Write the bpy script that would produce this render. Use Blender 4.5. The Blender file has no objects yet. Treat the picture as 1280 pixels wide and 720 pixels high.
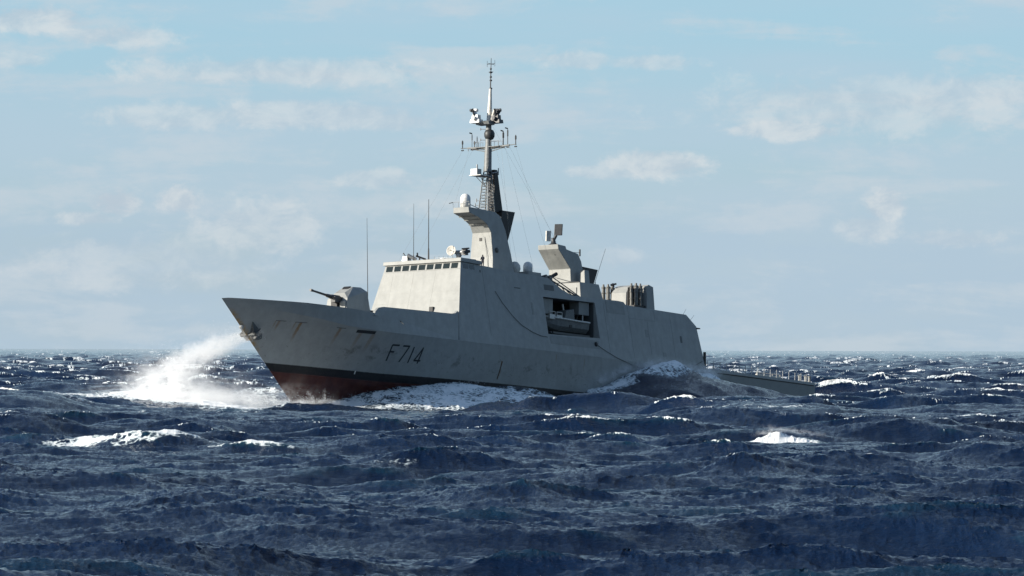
import bpy, bmesh, math, random
import numpy as np
from mathutils import Matrix, Vector
S = bpy.context.scene
C = S.collection
rnd = random.Random(7)
R = math.radians
EYE = 6.5                       # camera height above the mean sea
# ================= camera =================
cam = bpy.data.cameras.new('camera')
cam.sensor_width = 36.0
cam.lens = 36.0 * 7034.0 / 1280.0
cam.clip_start = 1.0
cam.clip_end = 90000.0
cam_o = bpy.data.objects.new('camera', cam)
C.objects.link(cam_o)
cam_o.location = (0, 0, EYE)
cam_o.rotation_euler = (math.pi / 2 + 0.010946, R(-0.15), 0)
S.camera = cam_o
# ================= light =================
SUN_EL = 20.0
SUN_AZ = 252.0                  # clockwise from +Y: the sun stands left and a little behind the camera
world = bpy.data.worlds.new('World'); S.world = world
world.use_nodes = True
def build_world():
    nt = world.node_tree; N = nt.nodes; L = nt.links
    bg = N['Background']
    sky = N.new('ShaderNodeTexSky'); sky.sky_type = 'NISHITA'; sky.sun_disc = False
    sky.sun_elevation = R(SUN_EL); sky.sun_rotation = R(SUN_AZ)
    sky.air_density = 1.0; sky.dust_density = 0.6; sky.ozone_density = 2.0
    tc = N.new('ShaderNodeTexCoord')
    sep = N.new('ShaderNodeSeparateXYZ'); L.new(tc.outputs['Generated'], sep.inputs[0])
    def math_(op, a, b=None, clamp=False):
        m = N.new('ShaderNodeMath'); m.operation = op; m.use_clamp = clamp
        for i, v in enumerate((a, b)):
            if v is None: continue
            if isinstance(v, (int, float)): m.inputs[i].default_value = v
            else: L.new(v, m.inputs[i])
        return m.outputs[0]
    def mix(f, a, b, mode='MIX'):
        m = N.new('ShaderNodeMix'); m.data_type = 'RGBA'; m.blend_type = mode; m.clamp_factor = True
        for s, v in ((0, f), (6, a), (7, b)):
            if isinstance(v, (int, float)): m.inputs[s].default_value = v
            elif isinstance(v, tuple): m.inputs[s].default_value = (*v, 1)
            else: L.new(v, m.inputs[s])
        return m.outputs[2]
    def ramp(v, lo, hi, a=0.0, b=1.0):
        m = N.new('ShaderNodeMapRange'); m.interpolation_type = 'SMOOTHSTEP'
        L.new(v, m.inputs[0])
        m.inputs[1].default_value = lo; m.inputs[2].default_value = hi
        m.inputs[3].default_value = a; m.inputs[4].default_value = b
        return m.outputs[0]
    x, y, z = sep.outputs
    # low sky away from the view is cooled, and dimmed to darken the port side
    ahead = ramp(y, -.1, .9)
    up = ramp(z, 0.0, .062)
    grad = mix(up, SKY_HAZE, SKY_HIGH)
    base = mix(math_('MULTIPLY', ramp(z, .0, .45, 1.0, 0.0), math_('SUBTRACT', 1.0, ahead)), sky.outputs[0], mix(1.0, sky.outputs[0], SKY_LOW, 'MULTIPLY'))
    col = mix(math_('MULTIPLY', ahead, ramp(z, .05, .30, .85, 0.0)), base, grad)
    # fair-weather cloud by direction
    def noise(scale, zs, det, rough, off=0.0, dist=0.0):
        mp = N.new('ShaderNodeMapping'); L.new(tc.outputs['Generated'], mp.inputs[0])
        mp.inputs['Scale'].default_value = (scale, scale, scale * zs)
        mp.inputs['Location'].default_value = (off, off * .7, off * 1.3)
        n = N.new('ShaderNodeTexNoise'); n.inputs['Scale'].default_value = 1.0
        n.inputs['Detail'].default_value = det; n.inputs['Roughness'].default_value = rough
        n.inputs['Distortion'].default_value = dist
        L.new(mp.outputs[0], n.inputs[0]); return n.outputs[0]
    puff = noise(120, 1.5, 7, .62, 3.1, .3)
    fine = noise(420, 1.8, 5, .6, 9.0, .2)
    wisp = noise(26, 5.0, 7, .58, 1.7, .4)
    veil = noise(12, 7.0, 5, .5, 5.2)
    # a broad thin veil near the horizon and streaky strato-cumulus above it
    edge = math_('ADD', math_('MULTIPLY', math_('SUBTRACT', puff, .5), .6), math_('MULTIPLY', math_('SUBTRACT', fine, .5), .25))
    s1 = ramp(math_('ADD', wisp, math_('MULTIPLY', edge, .45)), .46, .66)
    v1 = ramp(veil, .38, .66)
    total = None
    def blob(px, pz, sx, sz, amp, k=1.0, prev=None):
        dx = math_('DIVIDE', math_('SUBTRACT', x, px), sx); dz_ = math_('DIVIDE', math_('SUBTRACT', z, pz), sz)
        r2 = math_('ADD', math_('MULTIPLY', dx, dx), math_('MULTIPLY', dz_, dz_))
        front = math_('GREATER_THAN', y, 0.0)
        g = math_('MULTIPLY', math_('EXPONENT', math_('MULTIPLY', r2, -1.0)), front)
        g = math_('SUBTRACT', math_('ADD', g, math_('MULTIPLY', edge, 1.75 * k)), .42)
        g = math_('MULTIPLY', ramp(g, 0.0, .42), amp)
        return g if prev is None else math_('MAXIMUM', g, prev)
    for b in CLOUDS: total = blob(*b, prev=total)
    col = mix(math_('MULTIPLY', v1, math_('MULTIPLY', ahead, .5)), col, SKY_VEIL)
    bank = ramp(z, .020, .0285, 1.0, 0.0)
    bank = math_('MULTIPLY', bank, ramp(noise(40, 3.0, 6, .6, 7.7), .40, .60, .45, 1.0))
    col = mix(math_('MULTIPLY', bank, math_('MULTIPLY', ahead, .5)), col, SKY_BANK)
    col = mix(math_('MULTIPLY', s1, math_('MULTIPLY', ahead, math_('MULTIPLY', .58, ramp(z, .2, .5, 1.0, 0.0)))), col, SKY_WISP)
    shade = ramp(puff, .35, .65)
    ccol = mix(shade, SKY_CLOUD_D, SKY_CLOUD)
    col = mix(total, col, ccol)
    L.new(col, bg.inputs[0]); bg.inputs[1].default_value = SKY_STR
SKY_STR = 0.10
SKY_LOW = (.37, .43, .50)      # unseen low sky: less yellow, and dimmed to keep the port side dark
SKY_HAZE = (2.9, 3.7, 4.35)
SKY_HIGH = (2.35, 3.9, 5.0)
SKY_VEIL = (3.15, 4.0, 4.75)
SKY_BANK = (2.8, 3.72, 4.6)
SKY_WISP = (3.8, 4.3, 4.7)
SKY_CLOUD = (4.7, 4.95, 5.05)
SKY_CLOUD_D = (3.25, 3.85, 4.4)
def cl(px, py, w, h, amp, k=1.0):        # a cloud's direction: azimuth and elevation seen on the photo
    return ((px - 640) / 7034, (437 - py) / 7034, w / 7034, h / 7034, amp, k)
CLOUDS = [cl(40, 28, 106, 25, 0.69), cl(150, 48, 100, 18, 0.52), cl(20, 78, 67, 13, 0.47), cl(360, 90, 291, 23, 0.49),
          cl(220, 148, 145, 23, 0.49), cl(380, 145, 212, 25, 0.52), cl(490, 152, 67, 18, 0.47), cl(145, 255, 47, 25, 0.86), cl(110, 275, 56, 13, 0.58),
          cl(225, 252, 38, 25, 0.80), cl(330, 285, 100, 48, 0.45), cl(470, 225, 78, 18, 0.45), cl(560, 262, 67, 16, 0.36),
          cl(720, 75, 67, 16, 0.47), cl(810, 78, 78, 13, 0.41), cl(985, 162, 100, 17, 0.64), cl(820, 205, 95, 25, 0.69), cl(760, 215, 67, 13, 0.47),
          cl(1090, 130, 291, 51, 0.40), cl(1220, 115, 123, 29, 0.49), cl(1105, 255, 38, 29, 0.71), cl(1085, 285, 56, 25, 0.49), cl(1190, 298, 78, 16, 0.41),
          cl(180, 330, 224, 46, 0.30), cl(770, 322, 44, 18, 0.36)]
build_world()
sun = bpy.data.lights.new('sun', 'SUN'); sun.energy = 5.0; sun.angle = R(0.53); sun.color = (1.0, .93, .815)
sun_o = bpy.data.objects.new('sun', sun); C.objects.link(sun_o)
_az, _el = R(SUN_AZ), R(SUN_EL)
sd = Vector((math.sin(_az) * math.cos(_el), math.cos(_az) * math.cos(_el), math.sin(_el)))
sun_o.rotation_euler = sd.to_track_quat('Z', 'Y').to_euler()
S.view_settings.view_transform = 'Standard'; S.view_settings.look = 'None'
S.view_settings.exposure = 0.6; S.view_settings.gamma = 1.0; S.view_settings.use_curve_mapping = False
S.render.engine = 'CYCLES'
S.cycles.volume_bounces = 6
S.cycles.volume_step_rate = 1.0
S.cycles.volume_max_steps = 256
S.cycles.sample_clamp_indirect = 4.0
S.cycles.sample_clamp_direct = 3.0
S.cycles.use_denoising = True
# ---- hull form (metres aft of the stem head, above the waterline) ----
def lerp(t, pts):
    if t <= pts[0][0]: return pts[0][1]
    for (a, b), (c, d) in zip(pts, pts[1:]):
        if t <= c: return b + (d - b) * (t - a) / (c - a)
    return pts[-1][1]
def stem_a(z): return -0.75 + (7.64 - z) * 1.195
def shape(s, L, e): return 1 - (1 - min(max(s / L, 0), 1)) ** e
def deck_z(a): return lerp(a, [(-1, 7.66), (0, 7.78), (4, 7.75), (10, 7.7), (17, 7.43), (21, 7.15), (26.2, 6.72), (28.4, 4.97), (40, 4.95), (60, 4.95), (95, 5.05), (124, 4.85)])
def knuckle_z(a): return lerp(a, [(0, 7.1), (4, 6.9), (8, 6.4), (12.5, 5.9), (17, 5.25), (24, 4.9), (60, 4.86), (95, 4.75), (124, 4.5)])
def half_breadth(s, z, zk):
    """s = metres aft of the stem at this height"""
    aft = lerp(s, [(0, 1), (75, 1), (100, .985), (125, .955)])
    yk = 7.62 * shape(s, 27, 2.0)
    if z >= zk: 
        return max(yk * aft - (z - zk) * (0.1763 * min(s / 14, 1)), 0.0)
    yw = 7.05 * shape(s, 46, 1.75) * aft
    if z >= 0:
        t = z / zk
        return yw + (yk * aft - yw) * t ** 1.1
    yb = 3.2 * shape(s, 60, 1.5)
    t = min(-z / 4.4, 1)
    return yw + (yb - yw) * t ** 1.8
def hull_y(a, z): return half_breadth(a - stem_a(z), z, knuckle_z(a))
# ---- end hull form ----
# ================= materials =================
def new_mat(name):
    m = bpy.data.materials.new(name); m.use_nodes = True
    nt = m.node_tree; return m, nt, nt.nodes['Principled BSDF']
class NG:
    def __init__(s, nt): s.nt = nt; s.N = nt.nodes; s.L = nt.links
    def m(s, op, a, b=None, c=None, clamp=False):
        n = s.N.new('ShaderNodeMath'); n.operation = op; n.use_clamp = clamp
        for i, v in enumerate((a, b, c)):
            if v is None: continue
            if isinstance(v, (int, float)): n.inputs[i].default_value = v
            else: s.L.new(v, n.inputs[i])
        return n.outputs[0]
    def mix(s, f, a, b, mode='MIX'):
        n = s.N.new('ShaderNodeMix'); n.data_type = 'RGBA'; n.blend_type = mode
        for k, v in ((0, f), (6, a), (7, b)):
            if isinstance(v, (int, float)): n.inputs[k].default_value = v
            elif isinstance(v, tuple): n.inputs[k].default_value = (*v, 1)
            else: s.L.new(v, n.inputs[k])
        return n.outputs[2]
    def ramp(s, v, lo, hi, a=0.0, b=1.0, smooth=True):
        n = s.N.new('ShaderNodeMapRange')
        if smooth: n.interpolation_type = 'SMOOTHSTEP'
        s.L.new(v, n.inputs[0])
        for i, q in enumerate((lo, hi, a, b)): n.inputs[i + 1].default_value = q
        return n.outputs[0]
    def noise(s, vec, scale, det=4, rough=.55, dist=0., sc3=(1, 1, 1), loc=(0, 0, 0)):
        mp = s.N.new('ShaderNodeMapping'); s.L.new(vec, mp.inputs[0]); mp.inputs['Scale'].default_value = sc3
        mp.inputs['Location'].default_value = loc
        n = s.N.new('ShaderNodeTexNoise'); s.L.new(mp.outputs[0], n.inputs[0])
        n.inputs['Scale'].default_value = scale; n.inputs['Detail'].default_value = det
        n.inputs['Roughness'].default_value = rough; n.inputs['Distortion'].default_value = dist
        return n.outputs[0]
    def coord(s, k='Object'):
        if not hasattr(s, 'tc'): s.tc = s.N.new('ShaderNodeTexCoord')
        return s.tc.outputs[k]
    def sep(s, v):
        n = s.N.new('ShaderNodeSeparateXYZ'); s.L.new(v, n.inputs[0]); return n.outputs
    def bump(s, h, st, dist, nrm=None):
        n = s.N.new('ShaderNodeBump'); s.L.new(h, n.inputs['Height']); n.inputs['Strength'].default_value = st
        n.inputs['Distance'].default_value = dist
        if nrm is not None: s.L.new(nrm, n.inputs['Normal'])
        return n.outputs[0]
def paint(name, col, rough=.55, streak=.5, wave=1.0, dirt=(.12, .10, .07)):
    m, nt, b = new_mat(name); g = NG(nt); v = g.coord()
    n1 = g.noise(v, .9, 6, .6); n2 = g.noise(v, 2.2, 4, .6, 0, (1, 1, .08)); n3 = g.noise(v, .25, 3, .5)
    c = g.mix(g.ramp(n1, .3, .75), tuple(x * .90 for x in col), tuple(x * 1.06 for x in col))
    c = g.mix(g.m('MULTIPLY', g.ramp(n2, .55, .85), .35 * streak), c, dirt)
    c = g.mix(g.m('MULTIPLY', g.ramp(n3, .5, .8), .12), c, tuple(x * .6 for x in col))
    nt.links.new(c, b.inputs['Base Color']); b.inputs['Roughness'].default_value = rough
    b.inputs['Specular IOR Level'].default_value = .35
    w = g.noise(v, .55, 2, .4, 0, (1, 1, .35)); q = g.sep(v)
    w = g.m('ADD', w, g.m('MULTIPLY', g.m('ADD', g.m('SINE', g.m('MULTIPLY', q[0], 4.6)), g.m('SINE', g.m('MULTIPLY', q[1], 4.6))), g.m('MULTIPLY', w, .09)))
    nt.links.new(g.bump(w, .9 * wave, .13), b.inputs['Normal'])
    return m
def plain(name, col, rough=.5, metal=0.0):
    m, nt, b = new_mat(name); g = NG(nt)
    n = g.noise(g.coord(), 3.0, 4, .6)
    c = g.mix(g.ramp(n, .3, .7), tuple(x * .8 for x in col), tuple(x * 1.15 for x in col))
    nt.links.new(c, b.inputs['Base Color']); b.inputs['Roughness'].default_value = rough
    b.inputs['Metallic'].default_value = metal
    return m
GREY = (.292, .298, .284)
M_grey = paint('ship_grey_paint', GREY)
M_panel = paint('ship_grey_panel', tuple(x * .8 for x in GREY))
M_recess = paint('dark_paint_and_bay_shade', (.085, .09, .09), wave=.3)  # dark fittings; on the boat bay walls this tone stands in for shade
M_dark = plain('black_paint', (.012, .012, .013), .6)
M_white = plain('white_radome', (.72, .71, .68), .45)
M_metal = plain('galvanised_metal', (.30, .31, .31), .45, .3)
M_mast = plain('mast_paint', (.17, .18, .18), .5)
M_gun = plain('gun_metal', (.035, .037, .04), .5)
M_glass = plain('bridge_glass', (.006, .014, .014), .1)
M_boat = plain('boat_grey', (.13, .135, .13), .6)
M_rope = plain('rope', (.02, .018, .016), .8)
M_cream = plain('cream_paint', (.55, .53, .48), .5)
M_can = plain('canister_grey', (.13, .13, .12), .5)
M_navyc = plain('navy_cloth', (.012, .014, .025), .9)
M_skin = plain('skin', (.42, .24, .17), .6)
def hull_mat():
    m, nt, b = new_mat('hull_paint'); g = NG(nt); v = g.coord(); x, y, z = g.sep(v)
    a = g.m('MULTIPLY', x, -1.0)
    n1 = g.noise(v, .9, 6, .6); n2 = g.noise(v, 1.8, 5, .6, 0, (1, 1, .07)); n3 = g.noise(v, 3.5, 6, .7)
    grey = g.mix(g.ramp(n1, .3, .75), tuple(q * .90 for q in GREY), tuple(q * 1.05 for q in GREY))
    grey = g.mix(g.m('MULTIPLY', g.ramp(n2, .55, .85), .3), grey, (.13, .12, .09))
    # rubbed and dirty band low on the hull
    scz = g.m('MULTIPLY', g.ramp(z, 1.2, 2.0), g.ramp(z, 2.6, 3.8, 1.0, 0.0))
    sca = g.m('MULTIPLY', g.ramp(a, 13, 17), g.ramp(a, 60, 75, 1.0, 0.0))
    scr = g.m('MULTIPLY', g.ramp(g.noise(v, .55, 7, .72, .4), .53, .64), g.m('MULTIPLY', scz, sca))
    grey = g.mix(g.m('MULTIPLY', scr, .62), grey, (.10, .095, .085))
    scr2 = g.m('MULTIPLY', g.ramp(g.noise(v, 1.1, 6, .7, 1.5, (1, 1, 1.6)), .6, .66), g.m('MULTIPLY', g.ramp(z, .3, 1.0), g.ramp(z, 2.2, 3.2, 1.0, 0.0)))
    grey = g.mix(g.m('MULTIPLY', scr2, .5), grey, (.08, .07, .06))
    # rust streaks below scuppers: (distance aft, top, bottom, half width, strength)
    for (sa, zt, zb, hw, st) in RUST:
        # streaks run down square to the waterline
        wv = g.m('ADD', g.m('SUBTRACT', a, sa), g.m('MULTIPLY', g.m('SUBTRACT', n3, .5), hw * 1.4))
        e = g.ramp(g.m('ABSOLUTE', wv), hw * .4, hw * 1.2, 1.0, 0.0)
        f = g.m('MULTIPLY', g.ramp(z, zb, zb + (zt - zb) * .8), g.ramp(z, zt, zt + .12, 1.0, 0.0))
        f = g.m('MULTIPLY', g.m('MULTIPLY', e, f), st)
        grey = g.mix(g.m('MULTIPLY', f, g.ramp(n2, .2, .6, .55, 1.0)), grey, (.20, .105, .035))
    # stem chafed by the anchor chain: ochre rust along the fore edge
    stem = g.m('SUBTRACT', a, g.m('MULTIPLY', g.m('SUBTRACT', 7.0, z), 1.195))
    st = g.m('MULTIPLY', g.ramp(stem, .1, 1.0, 1.0, 0.0), g.m('MULTIPLY', g.ramp(z, 1.2, 2.6), g.ramp(z, 6.0, 6.8, 1.0, 0.0)))
    grey = g.mix(g.m('MULTIPLY', g.m('MULTIPLY', st, g.ramp(n3, .35, .6)), .9), grey, (.34, .19, .05))
    # boot topping and anti-fouling
    wob = g.m('MULTIPLY', g.m('SUBTRACT', n3, .5), .10)
    zz = g.m('SUBTRACT', g.m('ADD', z, wob), g.ramp(a, 8.0, 26.0, .45, .10, False))
    red = g.mix(g.ramp(n1, .3, .7), (.055, .014, .011), (.085, .026, .018))
    red = g.mix(g.m('MULTIPLY', g.ramp(n2, .5, .8), .5), red, (.05, .03, .028))
    black = g.mix(g.ramp(n3, .4, .7), (.008, .008, .009), (.02, .018, .018))
    c = g.mix(g.ramp(zz, -1.0, -.9), red, black)
    c = g.mix(g.ramp(zz, -.04, .04), c, grey)
    nt.links.new(c, b.inputs['Base Color'])
    wet = g.ramp(zz, -1.5, .3, .22, .55)
    nt.links.new(wet, b.inputs['Roughness']); b.inputs['Specular IOR Level'].default_value = .4
    w = g.noise(v, .5, 2, .4, 0, (1, 1, .5))
    w = g.m('ADD', w, g.m('MULTIPLY', g.m('SINE', g.m('MULTIPLY', x, 4.6)), g.m('MULTIPLY', w, .10)))
    nt.links.new(g.bump(w, .6, .12), b.inputs['Normal'])
    return m
RUST = [(7.45, 5.35, 4.0, .18, .75), (7.0, 5.35, 4.3, .10, .5), (10.3, 5.3, 2.7, .22, .9), (9.6, 5.3, 4.2, .10, .5), (16.0, 4.95, 2.6, .25, .7),
        (47.9, 2.9, .4, .10, 1.0), (19.3, 4.5, 2.2, .3, .45), (21.4, 4.5, 2.0, .35, .5), (60, 4.5, 3.2, .15, .4), (66.5, 4.4, 2.4, .12, .35)]
M_hull = hull_mat()
# ================= mesh helpers (ship frame: metres aft of the stem head, to port, up) =================
SHIP = Matrix(((0.56701334, 0.82370845, -0.00051799, 0), (0.82116652, -0.56521397, 0.07885885, 0), (-0.06466393, 0.04513937, 0.99688566, 0), (0, 0, 0, 1)))
FLIP = Matrix.Diagonal((-1, 1, 1, 1))
ORG = Vector((-34.519, 677.419, 4.897))
SHIP_M = Matrix.Translation(ORG) @ SHIP @ FLIP       # object frame has x forward, y port, z up
def to_world(a, y, z): return SHIP_M @ Vector((-a, y, z))
class MB:
    def __init__(s, base=(0, 0, 0)): s.v = []; s.f = []; s.sm = []; s.base = base
    def add(s, vs, fs, smooth=False):
        o = len(s.v); s.v += [(-(p[0] - s.base[0]), p[1] - s.base[1], p[2] - s.base[2]) for p in vs]
        s.f += [tuple(i + o for i in f) for f in fs]; s.sm += [smooth] * len(fs)
        return s
    def box(s, a0, a1, y0, y1, z0, z1, ta=0, ty=0):
        vs = [(a0, y0, z0), (a1, y0, z0), (a1, y1, z0), (a0, y1, z0),
              (a0 + ta, y0 + ty, z1), (a1 - ta, y0 + ty, z1), (a1 - ta, y1 - ty, z1), (a0 + ta, y1 - ty, z1)]
        return s.add(vs, [(0, 3, 2, 1), (4, 5, 6, 7), (0, 1, 5, 4), (1, 2, 6, 5), (2, 3, 7, 6), (3, 0, 4, 7)])
    def prism(s, poly, yp, ys=None):
        """outline in (aft, up); yp/ys give port and starboard y for each height"""
        ys = ys or (lambda z: -yp(z))
        n = len(poly)
        vs = [(a, yp(z), z) for a, z in poly] + [(a, ys(z), z) for a, z in poly]
        return s.add(vs, [tuple(range(n)), tuple(range(2 * n - 1, n - 1, -1))] + [(i, i + n, (i + 1) % n + n, (i + 1) % n) for i in range(n)])
    def tube(s, p, q, r0, r1=None, n=8, cap=True):
        r1 = r0 if r1 is None else r1
        p, q = Vector(p), Vector(q); d = (q - p).normalized()
        u = d.orthogonal().normalized(); w = d.cross(u); vs = []
        for c, r in ((p, r0), (q, r1)):
            for i in range(n):
                t = 2 * math.pi * i / n; vs.append(c + (u * math.cos(t) + w * math.sin(t)) * r)
        s.add(vs, [(i, (i + 1) % n, n + (i + 1) % n, n + i) for i in range(n)], n > 6)
        if cap: s.add([vs[i] for i in range(n)], [tuple(range(n))[::-1]]); s.add([vs[n + i] for i in range(n)], [tuple(range(n))])
        return s
    def lathe(s, c, prof, n=20, axis=(0, 0, 1)):
        """profile of (radius, height) about an axis through c"""
        d = Vector(axis).normalized(); u = d.orthogonal().normalized(); w = d.cross(u); c = Vector(c); vs = []
        for r, h in prof:
            for i in range(n):
                t = 2 * math.pi * i / n; vs.append(c + d * h + (u * math.cos(t) + w * math.sin(t)) * max(r, .001))
        fs = [(k * n + i, k * n + (i + 1) % n, (k + 1) * n + (i + 1) % n, (k + 1) * n + i) for k in range(len(prof) - 1) for i in range(n)]
        return s.add(vs, fs + [tuple(range(n))[::-1], tuple((len(prof) - 1) * n + i for i in range(n))], True)
    def dome(s, c, r, h, n=20):
        return s.lathe(c, [(r, 0), (r, h - r)] + [(r * math.cos(t), h - r + r * math.sin(t)) for t in (.3, .6, .9, 1.2, 1.45, 1.57)], n)
    def build(s, name, mat, parent=None, label=None):
        me = bpy.data.meshes.new(name); me.from_pydata([tuple(q) for q in s.v], [], s.f); me.update()
        me.polygons.foreach_set('use_smooth', s.sm)
        bm = bmesh.new(); bm.from_mesh(me); bmesh.ops.recalc_face_normals(bm, faces=bm.faces); bm.to_mesh(me); bm.free()
        o = bpy.data.objects.new(name, me); C.objects.link(o); me.materials.append(mat)
        if parent: o.parent = parent
        if label: o['label'] = label
        return o
def thing(name, label, cat, m, group=None):
    o = bpy.data.objects.new(name, None); C.objects.link(o); o.matrix_world = m
    o['label'] = label; o['category'] = cat
    if group: o['group'] = group
    return o
def bevel(o, w=.06, seg=2):
    b = o.modifiers.new('bevel', 'BEVEL'); b.width = w; b.segments = seg; b.limit_method = 'ANGLE'; b.angle_limit = R(40)
    return o
# ================= the ship =================
ship = thing('warship', 'long pale grey frigate numbered F714 pitching bow up through the swell', 'warship', SHIP_M)
HW = lambda z: 7.62 - (z - 4.86) * .1763                # tumblehome of the superstructure sides
def hull():
    levels = [-4.4, -3.6, -2.8, -2.0, -1.4, -.9, -.4, .1, .7, 1.4, 2.2, 3.0, 3.8, 4.5]
    ss = [0, .15, .4, .8, 1.3, 2, 3, 4, 5.5, 7, 9, 11, 13, 15, 17, 19, 21, 23, 25, 26.9, 27.9, 29.4, 32, 36, 40, 46, 52, 60, 68, 76, 84, 92, 100, 106, 112, 118, 124.75]
    rows = []
    def ring(zf):
        r = []
        for s in ss:
            # stations are spaced from the stem at each height and closed on the same transom
            z = zf(0); a = 0
            for _ in range(12):
                a = stem_a(z) + s * (124 - stem_a(z)) / 124.75
                z = zf(a)
            r.append((a, max(half_breadth(a - stem_a(z), z, knuckle_z(a)), 0.012), z))
        return r
    for l in levels: rows.append(ring(lambda a, l=l: min(l, knuckle_z(a) - .05 - (4.5 - l) * .01)))
    rows.append(ring(lambda a: knuckle_z(a)))
    rows.append(ring(lambda a: .5 * (knuckle_z(a) + deck_z(a)) if deck_z(a) > knuckle_z(a) + .2 else knuckle_z(a) + .5 * (deck_z(a) - knuckle_z(a))))
    rows.append(ring(lambda a: max(deck_z(a), knuckle_z(a) + .03)))
    vs = []; n = len(ss); k = len(rows)
    for r in rows: vs += r
    off = len(vs)
    for r in rows: vs += [(a, -y, z) for a, y, z in r]
    mb = MB(); fs = []
    for j in range(k - 1):
        for i in range(n - 1):
            fs.append((j * n + i, j * n + i + 1, (j + 1) * n + i + 1, (j + 1) * n + i))
            fs.append((off + j * n + i + 1, off + j * n + i, off + (j + 1) * n + i, off + (j + 1) * n + i + 1))
    for i in range(n - 1):
        t = (k - 1) * n
        fs.append((t + i, t + i + 1, off + t + i + 1, off + t + i)); fs.append((i + 1, i, off + i, off + i + 1))
    for j in range(k - 1):
        fs.append((j * n + n - 1, off + j * n + n - 1, off + (j + 1) * n + n - 1, (j + 1) * n + n - 1))
        fs.append((j * n, (j + 1) * n, off + (j + 1) * n, off + j * n))
    mb.add(vs, fs, True)
    o = mb.build('hull', M_hull, ship)
    e = o.modifiers.new('edges', 'EDGE_SPLIT'); e.split_angle = R(9)
    return o
hull_o = hull()
# ---- writing on the bow, laid on the plating ----
def on_hull(a, z, d=.03): return (a - .2 * d, hull_y(a, z) + d, z)
def stroke(mb, p, q, w):
    (a0, z0), (a1, z1) = p, q
    L_ = math.hypot(a1 - a0, z1 - z0); ux, uz = (a1 - a0) / L_, (z1 - z0) / L_; nx, nz = -uz * w / 2, ux * w / 2
    n = 4; vs = []; fs = []
    for i in range(n + 1):
        t = i / n; a = a0 + (a1 - a0) * t; z = z0 + (z1 - z0) * t
        for d in (.03, .0):
            vs.append(on_hull(a + nx, z + nz, d)); vs.append(on_hull(a - nx, z - nz, d))
    for i in range(n):
        b = i * 4; fs += [(b, b + 1, b + 5, b + 4), (b + 2, b + 6, b + 7, b + 3), (b, b + 4, b + 6, b + 2), (b + 1, b + 3, b + 7, b + 5)]
    fs += [(0, 2, 3, 1), (n * 4, n * 4 + 1, n * 4 + 3, n * 4 + 2)]
    mb.add(vs, fs)
for nm, ch in (('letter', [((25.93, 1.62), (25.47, 3.5)), ((25.42, 3.5), (26.72, 3.52)), ((25.68, 2.71), (26.39, 2.71))]),
               ('digit', [((27.42, 3.5), (28.65, 3.52)), ((28.6, 3.52), (28.13, 1.6))]), ('digit', [((29.52, 3.5), (29.72, 1.58))]),
               ('digit', [((31.42, 1.6), (31.31, 3.55)), ((31.33, 3.5), (30.59, 1.93)), ((30.55, 1.93), (31.75, 1.95))])):
    num = MB()
    for p, q in ch: stroke(num, p, q, .2)
    num.build(nm, M_dark, hull_o)
# slit-like mooring opening and its rubbed plate
sl = MB(); stroke(sl, (18.5, 4.75), (21.5, 4.72), .34); sl.build('mooring_opening', M_dark, hull_o)
for (a0, a1, z0) in ((7.0, 8.3, 5.42), (9.5, 11.1, 5.36), (15.4, 16.7, 5.0)):
    s_ = MB(); stroke(s_, (a0, z0), (a1, z0 - .02), .07); s_.build('scupper', M_recess, hull_o)
# fender groove along the flight deck
gr = MB(); stroke(gr, (96, 4.55), (110, 4.5), .12); stroke(gr, (110, 4.5), (123.6, 4.4), .12); gr.build('rubbing_strake', M_dark, hull_o)
dr = MB(); stroke(dr, (22.0, .2), (22.0, -.2), .15); dr.build('draught_fitting', M_white, hull_o)
ps = MB(); stroke(ps, (48.07, 2.9), (47.5, .6), .13); ps.build('rusty_drain_pipe', plain('rust', (.09, .045, .02), .8), hull_o)
# anchor housed in its pocket on the stem
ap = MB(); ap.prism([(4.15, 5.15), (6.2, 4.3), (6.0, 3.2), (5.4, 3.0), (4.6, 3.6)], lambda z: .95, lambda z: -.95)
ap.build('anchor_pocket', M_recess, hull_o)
an = MB()
an.tube((4.3, 0, 3.7), (5.4, 0, 4.6), .16); an.tube((4.45, -1.0, 3.55), (4.45, 1.15, 3.65), .2, .2)
an.tube((4.45, 1.1, 3.65), (5.3, 1.25, 4.35), .22, .08); an.tube((4.45, -1.0, 3.65), (5.2, -1.15, 4.3), .22, .08)
an.tube((4.6, .95, 3.3), (5.2, 1.05, 3.1), .25, .15)
an.build('anchor', M_recess, ship)
hs = MB(); hs.lathe((3.05, .12, 4.45), [(.18, 0), (.3, .06), (.18, .14)], 12, (-.8, .5, -.2)); hs.build('bow_fairlead', M_metal, hull_o)
# ---- superstructure ----
SS = lambda z: HW(z) + .004
body = MB()
body.prism([(38.2, 4.90), (38.9, 8.2), (40.98, 15.12), (44.6, 15.02), (53, 14.68), (58.6, 14.6), (58.6, 4.90)], SS)
body.prism([(58.6, 4.90), (58.6, 7.12), (70.6, 7.35), (70.6, 4.93)], SS)
body.prism([(58.6, 11.95), (58.6, 14.6), (60.4, 14.52), (61.6, 14.0), (63.4, 13.2), (65.5, 12.62), (70.6, 12.62), (70.6, 12.05)], SS)
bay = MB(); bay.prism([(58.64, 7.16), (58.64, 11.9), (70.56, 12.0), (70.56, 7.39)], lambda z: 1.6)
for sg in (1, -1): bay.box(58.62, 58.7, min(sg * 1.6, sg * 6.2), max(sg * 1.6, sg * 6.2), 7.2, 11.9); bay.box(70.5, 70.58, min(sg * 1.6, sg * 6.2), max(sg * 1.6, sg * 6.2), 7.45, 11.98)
bay.build('boat_bay_shade_lining', M_recess, ship)  # bay walls are ship grey; the shade inside is put into their colour
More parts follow.
